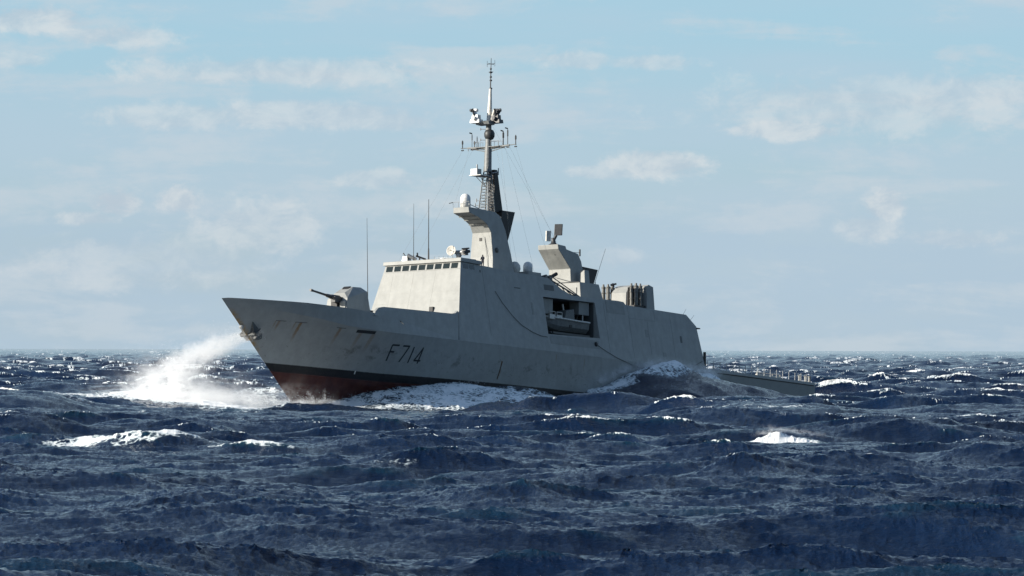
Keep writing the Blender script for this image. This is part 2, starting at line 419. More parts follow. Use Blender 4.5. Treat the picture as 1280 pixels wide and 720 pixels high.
body.prism([(70.6, 4.93), (70.6, 12.62), (76.2, 12.72), (77.6, 12.66), (78.0, 12.3), (82.2, 12.2), (92.6, 12.05), (94.7, 10.6), (95.5, 5.0)], SS)
sup = body.build('superstructure', M_grey, ship)
# forward wings that carry the side plating past the bridge front
for sg in (1, -1):
    def wy(a, z, d=0): return sg * (HW(z) - .26 * (1 - min(max((a - 25.5) / 3, 0), 1)) + .006 - d)
    out = [(20.9, 6.85), (21.2, 7.35), (22.0, 7.85), (23.2, 8.05), (30, 8.12), (37.4, 8.22), (38.2, 8.34), (38.75, 8.7), (38.62, 7.2), (38.0, 4.9), (28.2, 4.9), (26.3, 6.5), (23, 6.7)]
    n = len(out); vs = [(a, wy(a, z), z) for a, z in out] + [(a, wy(a, z, .35), z) for a, z in out]
    w_ = MB(); w_.add(vs, [tuple(range(n)), tuple(range(2 * n - 1, n - 1, -1))] + [(i, i + n, (i + 1) % n + n, (i + 1) % n) for i in range(n)])
    w_.build('side_wing', M_grey, ship)
fd = MB(); fd.box(26.4, 38.4, -6.85, 6.85, 4.9, 6.9); fd.box(29, 35, -2.8, 2.8, 6.9, 7.5, .1, .1); fd.build('missile_deckhouse', M_grey, ship)
# bridge front: plane from (38.9, 8.2) to (40.98, 15.12)
fa = lambda z: 38.9 + (z - 8.2) * (2.08 / 6.92)
slab = MB(); slab.prism([(40.7, 15.14), (40.75, 15.62), (45.3, 15.50), (45.3, 15.02)], lambda z: 6.05)
slab.box(41.6, 45, -5.4, 5.4, 15.6, 15.72)
bevel(slab.build('bridge_roof', M_grey, ship), .05)
for i in range(9):
    y0 = -5.62 + i * 1.262; y1 = y0 + 1.02
    z0, z1 = 14.32, 15.0
    g_ = MB(); g_.add([(fa(z0) - .012, y0, z0), (fa(z0) - .012, y1, z0), (fa(z1) - .012, y1, z1), (fa(z1) - .012, y0, z1),
                       (fa(z0) + .02, y0, z0), (fa(z0) + .02, y1, z0), (fa(z1) + .02, y1, z1), (fa(z1) + .02, y0, z1)],
                      [(0, 1, 2, 3), (7, 6, 5, 4), (0, 4, 5, 1), (1, 5, 6, 2), (2, 6, 7, 3), (3, 7, 4, 0)])
    go = g_.build('bridge_window', M_glass, sup)
for i in range(2):
    a0 = 41.35 + i * 1.35; a1 = a0 + 1.15; g_ = MB()
    vs = [(a0, HW(14.3) + .02, 14.3), (a1, HW(14.3) + .02, 14.3), (a1, HW(14.9) + .02, 14.9), (a0, HW(14.9) + .02, 14.9)]
    g_.add(vs + [(p[0], p[1] - .03, p[2]) for p in vs], [(0, 1, 2, 3), (7, 6, 5, 4), (0, 4, 5, 1), (1, 5, 6, 2), (2, 6, 7, 3), (3, 7, 4, 0)])
    g_.build('bridge_window', M_glass, sup)
# raised frame strips round the window band and a panel seam across the front
fr = MB()
def fstrip(z0, z1, y0, y1, d=.05): fr.add([(fa(z0) - d, y0, z0), (fa(z0) - d, y1, z0), (fa(z1) - d, y1, z1), (fa(z1) - d, y0, z1), (fa(z0) + .01, y0, z0), (fa(z0) + .01, y1, z0), (fa(z1) + .01, y1, z1), (fa(z1) + .01, y0, z1)],
                      [(0, 1, 2, 3), (7, 6, 5, 4), (0, 4, 5, 1), (1, 5, 6, 2), (2, 6, 7, 3), (3, 7, 4, 0)])
fstrip(14.22, 14.29, -5.75, 5.82, .04); fstrip(15.03, 15.1, -5.75, 5.82, .04)
fstrip(11.35, 11.38, -6.3, 6.3, .012); fstrip(10.1, 10.13, -6.5, 6.5, .012)
for y in (-4.4, -1.2, 2.2): fstrip(8.6, 14.2, y, y + .03, .01)
fr.build('window_band_frame', M_grey, sup)
lk = MB(); lk.box(38.95, 39.3, 2.4, 2.95, 8.8, 9.4); lk.build('front_vent', M_dark, sup)
# side plating seams, doors, vents
seam = MB()
def side_box(mb, a0, a1, z0, z1, d=.012, sg=1, e=.05):
    f = lambda z, q: sg * (HW(z) + q)
    vs = [(a0, f(z0, d), z0), (a1, f(z0, d), z0), (a1, f(z1, d), z1), (a0, f(z1, d), z1), (a0, f(z0, -e), z0), (a1, f(z0, -e), z0), (a1, f(z1, -e), z1), (a0, f(z1, -e), z1)]
    mb.add(vs, [(0, 1, 2, 3), (7, 6, 5, 4), (0, 4, 5, 1), (1, 5, 6, 2), (2, 6, 7, 3), (3, 7, 4, 0)])
for (a0, a1, z0, z1) in [(78.3, 78.35, 5.2, 12.1), (78.3, 84.6, 10.55, 10.6), (84.6, 84.65, 10.6, 12), (82.6, 82.65, 6, 10.4), (45.5, 45.54, 6, 15), (72.6, 72.64, 5.5, 12.3), (88.4, 88.44, 5.5, 11.8)]:
    seam = MB(); side_box(seam, a0, a1, z0, z1, .02); seam.build('plating_seam', M_panel, sup)
for (a0, a1, z0, z1, m) in [(73.2, 77.5, 10.95, 12.55, M_panel), (81.8, 82.5, 8.3, 9.3, M_panel), (90.2, 90.6, 8.1, 9.0, M_recess), (52.3, 53.6, 12.6, 12.72, M_recess), (44.9, 45.15, 14.05, 14.35, M_recess),
                          (59.2, 61.4, 12.9, 13.6, M_recess), (85.4, 86.2, 5.9, 6.5, M_panel), (55.6, 56.0, 9.4, 11, M_panel)]:
    p_ = MB(); side_box(p_, a0, a1, z0, z1, .03); p_.build('side_panel', m, sup)
# closing plate below the boat bay, slightly scuffed
for sg in (1, -1):
    p_ = MB(); side_box(p_, 58.9, 70.2, 5.9, 7.0, .025, sg); p_.build('boat_bay_sill', M_panel, sup)
# boat bay fittings
for (a0, a1, z0, z1) in [(58.9, 61.6, 9.9, 11.9), (67.6, 70.0, 10.3, 12.0)]:
    d = MB(); d.box(a0, a1, 4.4, 5.9, z0, z1); bevel(d.build('davit_box', M_panel, ship), .06)
for a0 in (60.2, 68.6):
    dv = MB(); dv.tube((a0 + .2, 5.4, 11.9), (a0, 4.2, 8.0), .12); dv.tube((a0, 4.2, 8.2), (a0, 4.2, 7.3), .12); dv.tube((a0, 4.2, 7.4), (a0, 6.6, 7.5), .12)
    dv.build('boat_davit', M_recess, ship)
cr = MB(); cr.box(60.5, 69, 4.1, 6.7, 7.34, 7.6); cr.build('boat_cradle', M_recess, ship)
# ---- forward tower ----
tw = MB()
TY = lambda z: 1.95 - (z - 15) * .095
tw.prism([(53.6, 14.4), (53.95, 17), (53.95, 20.15), (53.2, 21.15), (51.5, 21.85), (49.35, 22.35), (49.3, 23.05), (51.5, 23.02), (55.3, 22.9), (56.4, 22.4), (57.3, 20.7), (58.2, 17.4), (58.7, 14.4)], TY)
tower = tw.build('forward_tower', M_grey, ship); bevel(tower, .05)
rb = MB()
for a_, z_ in ((50.7, 21.95), (51.9, 21.62), (53.0, 21.15)): rb.tube((a_, -TY(z_), z_), (a_, TY(z_), z_), .06, n=6)
rb.build('platform_rib', M_panel, tower)
rl = MB()
for y in (-1.25, -.4, .4, 1.25): rl.tube((49.35, y, 23.0), (49.3, y, 23.75), .025, n=5)
rl.tube((49.3, -1.25, 23.75), (49.3, 1.25, 23.75), .025, n=5); rl.tube((49.3, 1.25, 23.4), (51.5, 1.25, 23.02), .05, n=5)
rl.tube((49.3, -1.25, 23.75), (48.9, -1.6, 23.6), .06, n=5)
rl.build('platform_rail', M_metal, tower)
tl = MB(); tl.lathe((54.9, 1.75, 17.9), [(.3, -.1), (.34, .06), (.2, .1)], 14, (.1, 1, 0)); tl.build('round_port', M_recess, tower)
tl = MB(); tl.box(53.9, 54.1, -.35, .05, 19.1, 19.5); tl.build('front_lamp', M_dark, tower)
tl = MB(); tl.tube((53.92, .5, 19.6), (53.7, 1.2, 15.4), .035, n=5); tl.tube((56.6, 1.75, 15.0), (56.2, 1.5, 18.5), .03, n=5); tl.build('tower_conduit', M_panel, tower)
rd = MB(); rd.dome((50.3, 0, 23.05), .66, 1.85, 24); rd.build('radome', M_white, ship, 'tall white radome on the overhanging tower platform')
# exhaust casing behind the tower
ex = MB(); ex.prism([(57.3, 23.3), (60.2, 23.3), (60.0, 22.8), (59.2, 20.8), (58.2, 18.6), (57.8, 19.0), (57.0, 22.0)], lambda z: .9)
ex.prism([(56.1, 28.5), (56.75, 28.5), (57.3, 26), (58.0, 23.1), (55.8, 23.0), (56.1, 26)], lambda z: .5)
ex.build('exhaust_casing', M_dark, ship, 'matt black exhaust casing behind the mast')
# ---- mast ----
mt = MB()
base = [(54.3, -.75), (54.3, .75), (55.8, -.75), (55.8, .75)]
topm = [(54.9, -.28), (54.9, .28), (55.6, -.28), (55.6, .28)]
for (a0, y0), (a1, y1) in zip(base, topm): mt.tube((a0, y0, 23.0), (a1, y1, 28.8), .085, .07, 6)
for k in range(15):
    t = (k + .5) / 15; z = 23.0 + 5.8 * t
    P_ = [(b[0] + (q[0] - b[0]) * t, b[1] + (q[1] - b[1]) * t, z) for b, q in zip(base, topm)]
    for i, j in ((0, 1), (2, 3), (0, 2), (1, 3)): mt.tube(P_[i], P_[j], .035, n=5)
    if k % 2 == 0 and k < 14:
        t2 = (k + 2.5) / 15; Q_ = [(b[0] + (q[0] - b[0]) * t2, b[1] + (q[1] - b[1]) * t2, 23 + 5.8 * t2) for b, q in zip(base, topm)]
        mt.tube(P_[0], Q_[1], .03, n=5); mt.tube(P_[1], Q_[3], .03, n=5)
mt.tube((55.25, 0, 28.2), (55.4, 0, 31.6), .52, .45, 14)
mt.tube((55.4, 0, 31.6), (55.5, 0, 34.6), .40, .36, 14)
mast = mt.build('mast', M_mast, ship)
sp = MB(); sp.tube((55.45, .1, 27.4), (55.75, .12, 31.3), .22, .16, 8); sp.build('cable_trunk', M_dark, mast)
bx = MB(); bx.box(53.0, 54.0, -1.1, -.1, 27.6, 28.4); bx.tube((54.8, 0, 26.2), (53.2, -.6, 27.6), .05, n=5); bx.tube((54.8, .2, 25.9), (53.8, -.2, 27.6), .05, n=5)
bx.box(52.8, 55.2, -1.2, .6, 27.5, 27.58); bx.tube((53.6, -.5, 28.4), (53.6, -.5, 29.0), .1); bx.tube((55.6, .5, 28.0), (56.4, .9, 28.2), .08, n=6); bx.tube((56.4, .9, 27.8), (56.4, .9, 28.7), .07, n=6)
bx.build('sensor_box', M_metal, mast)
for (z, y) in ((24.3, -1.0), (24.9, 1.0), (23.7, -1.2)):
    q = MB(); q.tube((54.6, 0, z), (54.2, y, z + .1), .035, n=5); q.tube((54.2, y, z - .1), (54.2, y, z + .35), .07, n=6); q.build('navigation_lamp', M_metal, mast)
yd = MB()
for sg in (1, -1):
    yd.tube((55.45, 0, 31.25), (55.45, sg * 3.3, 31.45), .22, .11, 8); yd.tube((55.45, 0, 30.75), (55.45, sg * 2.3, 31.2), .07, .05, 6)
    yd.tube((55.45, sg * 3.3, 31.45), (55.45, sg * 4.35, 31.5), .06, .05, 6)
    for y in (.9, 1.7, 2.5, 3.2): yd.tube((55.45, sg * y, 31.3), (55.45, sg * y, 31.05), .05, n=5)
yd.box(55.0, 55.9, -1.9, 1.9, 31.36, 31.42)
yard = yd.build('yard', M_mast, mast)
for ys_ in ((-1.9, -1.55, -1.2), (.6, 1.2, 1.9)):
    yr = MB()
    for a_ in (55.0, 55.9):
        for y in ys_: yr.tube((a_, y, 31.4), (a_, y, 32.1), .025, n=5)
        yr.tube((a_, ys_[0], 32.1), (a_, ys_[2], 32.1), .025, n=5)
    yr.tube((55.0, ys_[0], 32.1), (55.9, ys_[0], 32.1), .025, n=5)
    yr.build('yard_rail', M_metal, yard)
for (y, h, r) in ((-4.1, 1.1, .09), (-2.6, 1.9, .05), (-2.2, .9, .1), (-1.8, 1.5, .05), (2.3, 1.9, .10), (3.0, 2.2, .07), (4.25, 1.3, .09)):
    q = MB(); q.tube((55.45, y, 31.4), (55.45, y, 31.4 + h), r * .7, n=6); q.tube((55.45, y, 31.4 + h * .55), (55.45, y, 31.4 + h * .9), r * 1.25, n=6)
    if h > 1.8: q.tube((55.45, y, 31.4 + h), (55.2, y - .25, 31.5 + h), .08, n=6)
    q.tube((55.45, y - .18, 31.2), (55.45, y + .18, 31.2), .08, n=6)
    q.build('dipole_antenna', M_gun, yard)
bl = MB(); bl.lathe((55.5, .1, 33.0), [(.15, -.75), (.5, -.58), (.68, -.24), (.7, .18), (.54, .54), (.2, .72)], 16); bl.build('direction_finder', M_gun, mast)
for z in (32.3, 33.7): q = MB(); q.tube((55.4, 0, z), (55.0, -.95, z + .02), .04, n=5); q.tube((55.0, -.95, z - .12), (55.0, -.95, z + .2), .07, n=6); q.build('mast_bracket', M_metal, mast)
pf = MB(); pf.lathe((55.5, 0, 34.3), [(.3, 0), (.75, .1), (.8, .45), (.35, .5)], 12); pf.prism([(54.3, 34.25), (54.1, 34.6), (55.5, 34.75), (55.5, 34.2)], lambda z: .9, lambda z: -1.2); pf.build('sensor_platform', M_mast, mast)
for (sy, a_, m) in ((-1.0, 54.2, M_white), (1.05, 55.8, M_gun)):
    q = MB(); q.box(a_ - .45, a_ + .35, sy - .5, sy + .45, 34.65, 35.5, .05, .05); q.tube((a_ - .2, sy - .1, 35.3), (a_ + .1, sy + sy * .4, 36.2), .3, .22, 10)
    q.tube((a_ - .5, sy, 35.0), (a_ - .8, sy - .05, 35.05), .28, .28, 12); q.tube((a_, sy + .1, 36.1), (a_ + .1, sy * 1.55, 36.15), .22, .22, 10)
    q.box(a_ - .5, a_ + .5, sy - .75, sy + .7, 34.45, 34.9, .05, .05); q.build('electronic_sensor', m, mast)
    q = MB(); q.tube((a_ - .4, sy * 1.1, 35.4), (a_ - .75, sy * 1.15, 36.25), .12, .14, 8); q.tube((a_ - .4, sy * 1.4, 36.0), (a_ - .75, sy * 1.5, 36.1), .2, .18, 10); q.build('small_camera', M_gun, mast)
tp = MB(); tp.tube((55.6, 0, 34.6), (55.85, 0, 39.0), .38, .17, 12); tp.tube((55.6, .35, 34.9), (55.7, .8, 36.3), .18, .16, 8)
topmast = tp.build('topmast', M_cream, mast)
pl_ = MB(); pl_.tube((55.85, 0, 39.0), (56.0, 0, 43.0), .085, .04, 8)
for z, r in ((39.05, .2), (40.1, .17), (40.55, .15), (41.15, .2), (41.6, .13)): pl_.lathe((55.93, 0, z), [(r * .5, -.12), (r, -.06), (r, .06), (r * .5, .12)], 10)
for z, w in ((42.25, .62), (41.2, .36)):
    pl_.tube((55.97, -w, z), (55.97, w, z), .035, n=5)
    pl_.tube((55.97 - w, 0, z), (55.97 + w, 0, z), .035, n=5)
for y in (-.6, .6): pl_.tube((55.97, y, 41.9), (55.97, y, 42.7), .025, n=5)
pl_.build('pole_antenna', M_gun, topmast)
# stays
for (p, q) in [((55.45, 2.6, 31.3), (63.0, 2.2, 15)), ((55.45, 3.3, 31.3), (70.4, 1.2, 18.9)), ((55.45, 1.2, 31.3), (60.2, 1.6, 15)), ((55.45, 4.2, 31.4), (66.5, 3.6, 12.8)),
               ((55.45, -3.0, 31.3), (49.5, -1.2, 23.2)), ((55.45, -2.4, 31.3), (43.5, -3.2, 15.7)), ((55.45, -3.9, 31.4), (42.0, -4.6, 15.7)), ((55.45, 2.0, 31.3), (58.4, 1.8, 15)), ((55.8, .2, 34.4), (70.2, 1.0, 19.8))]:
    w_ = MB(); w_.tube(p, q, .008, n=4); w_.build('stay_wire', M_metal, mast)
# ---- bridge roof fittings ----
for (a, y, z0, h, name) in ((37.3, -1.0, 15.6, 7.6, 'whip_antenna'), (41.7, -.35, 15.6, 7.8, 'whip_antenna')):
    a = max(a, 41.9) if name else a
wh = MB(); wh.tube((42.0, -2.2, 15.6), (42.0, -2.2, 23.0), .045, .02, 6); wh.tube((42, -2.2, 15.6), (42, -2.2, 16.4), .09, .07, 8); wh.build('whip_antenna', M_gun, ship)
wh = MB(); wh.tube((42.6, -.3, 15.6), (42.6, -.3, 23.5), .07, .035, 6); wh.tube((42.6, -.3, 15.6), (42.6, -.3, 17.2), .11, .09, 8); wh.build('whip_antenna', M_gun, ship)
wh = MB(); wh.tube((28.9, .2, 7.4), (28.6, .2, 19.9), .06, .02, 6); wh.tube((28.9, .2, 7.4), (28.88, .2, 9.0), .14, .1, 8); wh.box(28.3, 29.3, -.4, .8, 7.4, 8.3); wh.build('whip_antenna', M_gun, ship)
od = MB(); od.box(42.0, 43.0, -4.1, -3.2, 15.6, 16.35, .12, .12); od.tube((42.3, -3.4, 16.5), (42.9, -2.4, 15.95), .26, .2, 10); od.tube((42.4, -3.7, 16.3), (42.1, -3.9, 16.8), .08, n=6); od.build('optical_director', M_metal, ship)
od = MB(); od.tube((42.6, -1.7, 15.6), (42.6, -1.7, 16.2), .1); od.tube((42.2, -2.0, 16.35), (43.0, -1.0, 15.9), .12, .12, 8); od.tube((42.3, -1.8, 16.3), (42.1, -1.7, 16.7), .1, n=6); od.box(43, 43.6, -1.2, -.7, 15.6, 15.9); od.build('machine_gun_mount', M_gun, ship)
sr = MB()
for y in (.9, 1.6, 2.3, 3.0, 3.7): sr.tube((42.2, y, 15.6), (42.2, y, 16.1), .03, n=5)
sr.tube((42.2, .9, 15.9), (42.2, 3.7, 15.9), .02, n=4); sr.box(42.6, 43.0, 1.5, 2.1, 15.6, 15.9); sr.build('roof_rail', M_metal, ship)
fc = MB(); fc.lathe((46.0, 2.0, 15.3), [(.55, 0), (.38, .3), (.3, 1.0), (.42, 1.25), (.2, 1.5)], 14); fc.tube((46.0, 1.5, 16.9), (46.0, 2.9, 16.9), .26, .26, 10)
fco = fc.build('fire_control_radar', M_metal, ship)
di = MB(); di.lathe((45.4, 1.35, 17.05), [(.08, -.05), (.38, .04), (.64, .2), (.66, .24), (.6, .22), (.34, .09), (.08, .03)], 20, (-.95, .12, .12)); di.tube((45.4, 1.35, 17.05), (44.7, 1.45, 17.15), .05, n=6); di.build('radar_dish', M_cream, fco)
di = MB(); di.box(45.7, 46.4, 2.6, 3.2, 16.5, 17.3, .05, .05); di.tube((45.6, 3.0, 16.8), (46.5, 3.3, 17.0), .2, .2, 8); di.tube((45.5, 2.8, 17.25), (46.2, 3.5, 17.35), .1, n=6); di.build('tracking_camera', M_gun, fco)
# ---- gun ----
GY = 1.65
gd = MB(); gd.lathe((24.4, 0, 6.9), [(2.1, 0), (2.1, .5), (1.9, .52)], 28); gd.build('gun_ring', M_grey, ship)
gt = MB()
pts = [(22.3, 7.4), (22.75, 9.35), (26.3, 10.35), (27.0, 10.45), (27.6, 7.4)]            # side plate outline
top = [(22.6, 9.7), (24.6, 10.95), (26.2, 11.05), (26.9, 10.95)]
vs = [(a, GY - (z - 7.4) * .06, z) for a, z in pts] + [(a, -(GY - (z - 7.4) * .06), z) for a, z in pts]
vs += [(23.2, .75, 10.1), (24.9, .75, 10.95), (26.6, .75, 11.0), (23.2, -.75, 10.1), (24.9, -.75, 10.95), (26.6, -.75, 11.0)]
gt.add(vs, [(0, 1, 2, 3, 4), (9, 8, 7, 6, 5), (0, 5, 6, 1), (4, 3, 8, 9), (5, 0, 4, 9), (1, 6, 13, 10), (1, 10, 11, 2), (2, 11, 12, 3), (6, 7, 14, 13), (7, 8, 15, 14), (10, 13, 14, 11), (11, 14, 15, 12), (3, 12, 15, 8)])
gun = gt.build('gun_turret', M_grey, ship); bevel(gun, .04)
q = MB(); q.box(22.0, 22.9, -.45, .45, 7.6, 9.3); q.prism([(22.7, 9.3), (23.9, 10.25), (24.6, 10.95), (24.9, 11.04), (24.9, 10.2), (23.2, 9.2)], lambda z: .48); q.build('gun_slot', M_dark, gun)
q = MB(); q.tube((23.6, 0, 9.35), (21.3, 0, 9.5), .42, .3, 12); q.tube((21.4, 0, 9.5), (20.3, 0, 9.62), .26, .2, 12); q.box(21.2, 23.4, .1, .75, 8.8, 9.5); q.build('gun_cradle', M_gun, gun)
q = MB(); q.tube((20.6, 0, 9.6), (17.3, 0, 10.0), .15, .12, 12); q.tube((17.6, 0, 9.97), (17.1, 0, 10.02), .16, .16, 12); q.build('gun_barrel', M_gun, gun)
q = MB(); q.box(22.35, 22.5, .62, 1.45, 7.7, 9.0); q.build('access_door', M_grey, gun)
# ---- midship ----
q = MB(); q.box(60.4, 63.4, .6, 2.9, 14.3, 15.55, .05, .05); q.build('radome_pedestal', M_grey, ship)
q = MB(); q.dome((61.7, 1.9, 15.55), .62, 1.4, 20); q.build('satellite_dome', M_white, ship, 'small white dome on a pedestal aft of the tower')
q = MB(); q.lathe((59.7, 1.2, 15.4), [(.3, -.9), (.35, -.4), (.62, 0), (.78, .45), (.72, .95), (.4, 1.35), (.08, 1.45)], 20); q.build('satellite_dome', M_cream, ship, 'pale dome half hidden behind the forward tower')
q = MB(); q.box(56, 59.5, -3.5, 3.2, 14.4, 14.9); q.build('roof_locker', M_grey, ship)
ml = MB()
for (y0, y1, z0, z1) in ((5.2, 1.0, 12.75, 15.3), (4.9, .2, 13.0, 16.0)): ml.tube((62.5 + (5.2 - y0), y0, z0), (64.2, y1, z1), .08, n=6)
for i in range(4):
    ml.tube((63.3 + (i % 2) * .95, -.5, 13.5 + (i // 2) * .7), (63.9 + (i % 2) * .95, 3.4, 14.3 + (i // 2) * .7), .4, .4, 12)
ml.build('missile_launcher', M_gun, ship, 'dark slanting missile tubes in the gap between the towers')
ml = MB()
for i in range(4): ml.box(65.2 + (i % 2) * .75, 65.85 + (i % 2) * .75, -1.0, 2.5, 13.0 + (i // 2) * .75, 13.65 + (i // 2) * .75)
ml.prism([(62.2, 12.6), (61.8, 13.2), (66.6, 13.7), (67.0, 12.6)], lambda z: 3.2, lambda z: 1.5)
mo = ml.build('missile_launcher', M_gun, ship)
g2 = MB()
for i in range(5):
    a = 61.6 + i * 1.25; g2.tube((a, 5.5, 14.6 - i * .45), (a + 1.4, 5.6, 12.6), .06, n=5)
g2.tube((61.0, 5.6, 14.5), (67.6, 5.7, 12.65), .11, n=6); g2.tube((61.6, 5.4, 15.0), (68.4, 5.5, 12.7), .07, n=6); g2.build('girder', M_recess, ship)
q = MB()
for i in range(2): q.tube((63.2 + i * 1.2, 1.2 + i * 1.4, 14.4 + i * .2), (65.2 + i * 1.5, 1.4 + i * 1.6, 15.35 + i * .35), .24, .24, 10)
q.build('launch_tube', M_dark, ship)
q = MB(); q.box(66.6, 70.4, -4, 4.3, 12.4, 12.9); q.build('deck_locker', M_grey, ship)
# ---- aft tower ----
at = MB()
at.prism([(71.9, 12.6), (71.85, 16.85), (69.2, 19.25), (69.1, 19.85), (70.9, 19.75), (71.1, 19.35), (73.8, 18.95), (74.5, 18.0), (75.3, 15.1), (75.3, 12.6)], lambda z: 1.85 - (z - 13) * .04)
aft = at.build('aft_tower', M_grey, ship); bevel(aft, .05)
q = MB(); q.prism([(71.5, 12.5), (71.6, 15.0), (76.1, 15.0), (77.0, 12.6)], lambda z: 3.6 - (z - 12.6) * .1); ab = q.build('tower_base', M_grey, ship); bevel(ab, .05)
q = MB(); q.box(71.45, 71.58, .9, 2.9, 13.1, 14.3); q.build('access_door', M_grey, ab)
q = MB(); q.tube((71.5, -3.3, 15.02), (71.5, 3.3, 15.02), .04, n=5); q.tube((71.6, -.6, 15.8), (71.45, 2.0, 15.1), .03, n=5); q.build('hand_rail', M_recess, ab)
q = MB(); q.box(73.0, 74.2, 2.3, 3.2, 15.0, 16.7, .08, .12); q.build('vent_trunk', M_grey, ab)
q = MB(); q.prism([(74.6, 17.5), (79.4, 17.3), (78.2, 14.9), (75.2, 14.9)], lambda z: 1.0); q.build('exhaust_casing', M_dark, ship, 'small matt black exhaust casing behind the aft tower')
q = MB(); q.lathe((70.1, .55, 18.75), [(.25, -.05), (.25, .1)], 12, (.7, 0, -.7)); q.build('round_port', M_dark, aft)
q = MB(); q.tube((74.0, 0, 19.3), (76.6, 0, 19.4), .035, n=5); q.tube((76.6, 0, 18.95), (76.6, 0, 19.85), .12, .12, 8); q.build('wind_sensor', M_gun, aft)
ar = MB(); ar.lathe((70.4, 0, 19.75), [(.9, 0), (.8, .15), (.35, .4), (.25, .9), (.3, 1.1)], 14); ar.tube((70.4, 0, 20.5), (70.6, .3, 21.2), .2, .2, 8)
aro = ar.build('air_search_radar', M_gun, ship)
def plate(c, u, v, n, w, h, t, mat, parent, name):
    c, u, v, n = Vector(c), Vector(u).normalized(), Vector(v).normalized(), Vector(n).normalized()
    vs = [c + u * sx * w / 2 + v * sz * h / 2 + n * sn * t / 2 for sn in (-1, 1) for sx, sz in ((-1, -1), (1, -1), (1, 1), (-1, 1))]
    q = MB(); q.add(vs, [(0, 3, 2, 1), (4, 5, 6, 7), (0, 1, 5, 4), (1, 2, 6, 5), (2, 3, 7, 6), (3, 0, 4, 7)]); return bevel(q.build(name, mat, parent), .04)
plate((70.9, .45, 21.95), (.35, .9, 0), (.1, 0, 1), (.9, -.35, 0), 1.05, 1.5, .35, M_gun, aro, 'radar_panel')
plate((70.0, -.55, 21.1), (.8, .4, 0), (.12, -.05, 1), (-.4, .8, 0), .7, 1.4, .25, M_cream, aro, 'radar_panel')
q = MB(); q.tube((80.0, .2, 12.6), (79.95, .2, 15.8), .1, .06, 6); q.tube((79.95, .2, 15.8), (82.3, .3, 20.4), .035, .02, 5); q.build('whip_antenna', M_gun, ship)
q = MB(); q.tube((94.0, 5.8, 11.1), (95.3, 5.9, 12.2), .03, .015, 5); q.tube((92.5, 5.9, 12.0), (93.3, 5.9, 12.9), .025, .015, 5); q.build('aerial', M_gun, ship)
q = MB(); q.box(94.6, 95.5, 6.2, 6.75, 10.3, 10.45); q.build('bracket', M_gun, ship)
# ---- missile turret on the hangar ----
q = MB(); q.box(82.5, 90.5, -3.2, 4.4, 12.05, 12.35, .2, .2); q.build('turret_deck', M_grey, ship)
ct = MB(); ct.lathe((85.6, 1.2, 12.35), [(1.2, 0), (1.15, .6)], 20)
ct.prism([(84.2, 12.7), (84.3, 14.6), (84.9, 15.4), (85.8, 15.7), (87.2, 15.7), (87.4, 12.7)], lambda z: 2.3, lambda z: -.1)
cto = ct.build('missile_turret', M_grey, ship, 'stubby air defence turret with rows of upright launch canisters on the hangar roof'); bevel(cto, .08)
def canister(a, y, r, m):
    q = MB(); q.tube((a, y, 12.75), (a, y, 15.55), r, r, 10)
    for z in (12.9, 13.8, 14.7, 15.4): q.lathe((a, y, z), [(r * 1.05, -.07), (r * 1.22, -.04), (r * 1.22, .04), (r * 1.05, .07)], 12)
    q.tube((a, y, 15.55), (a, y, 15.85), r * .6, r * .5, 8); q.build('launch_canister', m, cto)
for (a, y) in ((84.2, -1.3), (84.2, -.55), (85.2, -1.3), (85.2, -.55), (84.8, 2.75), (84.8, 3.5), (85.8, 2.75), (85.8, 3.5)): canister(a, y, .25, M_can)
q = MB(); q.box(84.4, 87.0, 2.4, 2.5, 12.6, 15.3); q.box(84.5, 86.6, 2.5, 3.9, 12.6, 12.9); q.build('canister_frame', M_dark, cto)
q = MB(); q.prism([(86.5, 12.4), (86.4, 15.5), (86.9, 15.75), (88.0, 15.5), (88.4, 12.4)], lambda z: 4.1, lambda z: 3.1); q.build('blast_shield', M_grey, cto)
q = MB(); q.tube((84.6, .1, 15.5), (84.4, 0, 15.95), .12); q.tube((84.2, -.15, 15.7), (84.8, .35, 15.9), .16, .12, 8); q.build('tracker_head', M_gun, cto)
# ---- hanging lines on the port side ----
def cable(pts, r=.03):
    q = MB()
    P_ = [Vector((a, hull_y(a, z) + .08 if z < 4.86 else HW(z) + .08, z)) for a, z in pts]
    for a, b in zip(P_, P_[1:]): q.tube(a, b, r, n=5)
    q.build('hanging_cable', M_rope, sup)
cable([(47.67, 11.84), (49.0, 10.4), (50.85, 8.9), (52.6, 7.85), (54.9, 7.1), (56.6, 6.75), (58.25, 6.68)])
cable([(69.5, 6.45), (71.5, 5.75), (73.8, 5.05), (76.0, 4.6), (78.0, 4.25), (80.5, 4.0)])
cable([(88.6, 4.3), (90.5, 4.7), (92.5, 5.1), (94.8, 5.9)])
q = MB(); q.lathe((69.4, HW(6.5), 6.5), [(.3, 0), (.3, .15), (.1, .2)], 12, (0, 1, 0)); q.build('cable_pulley', M_dark, sup)
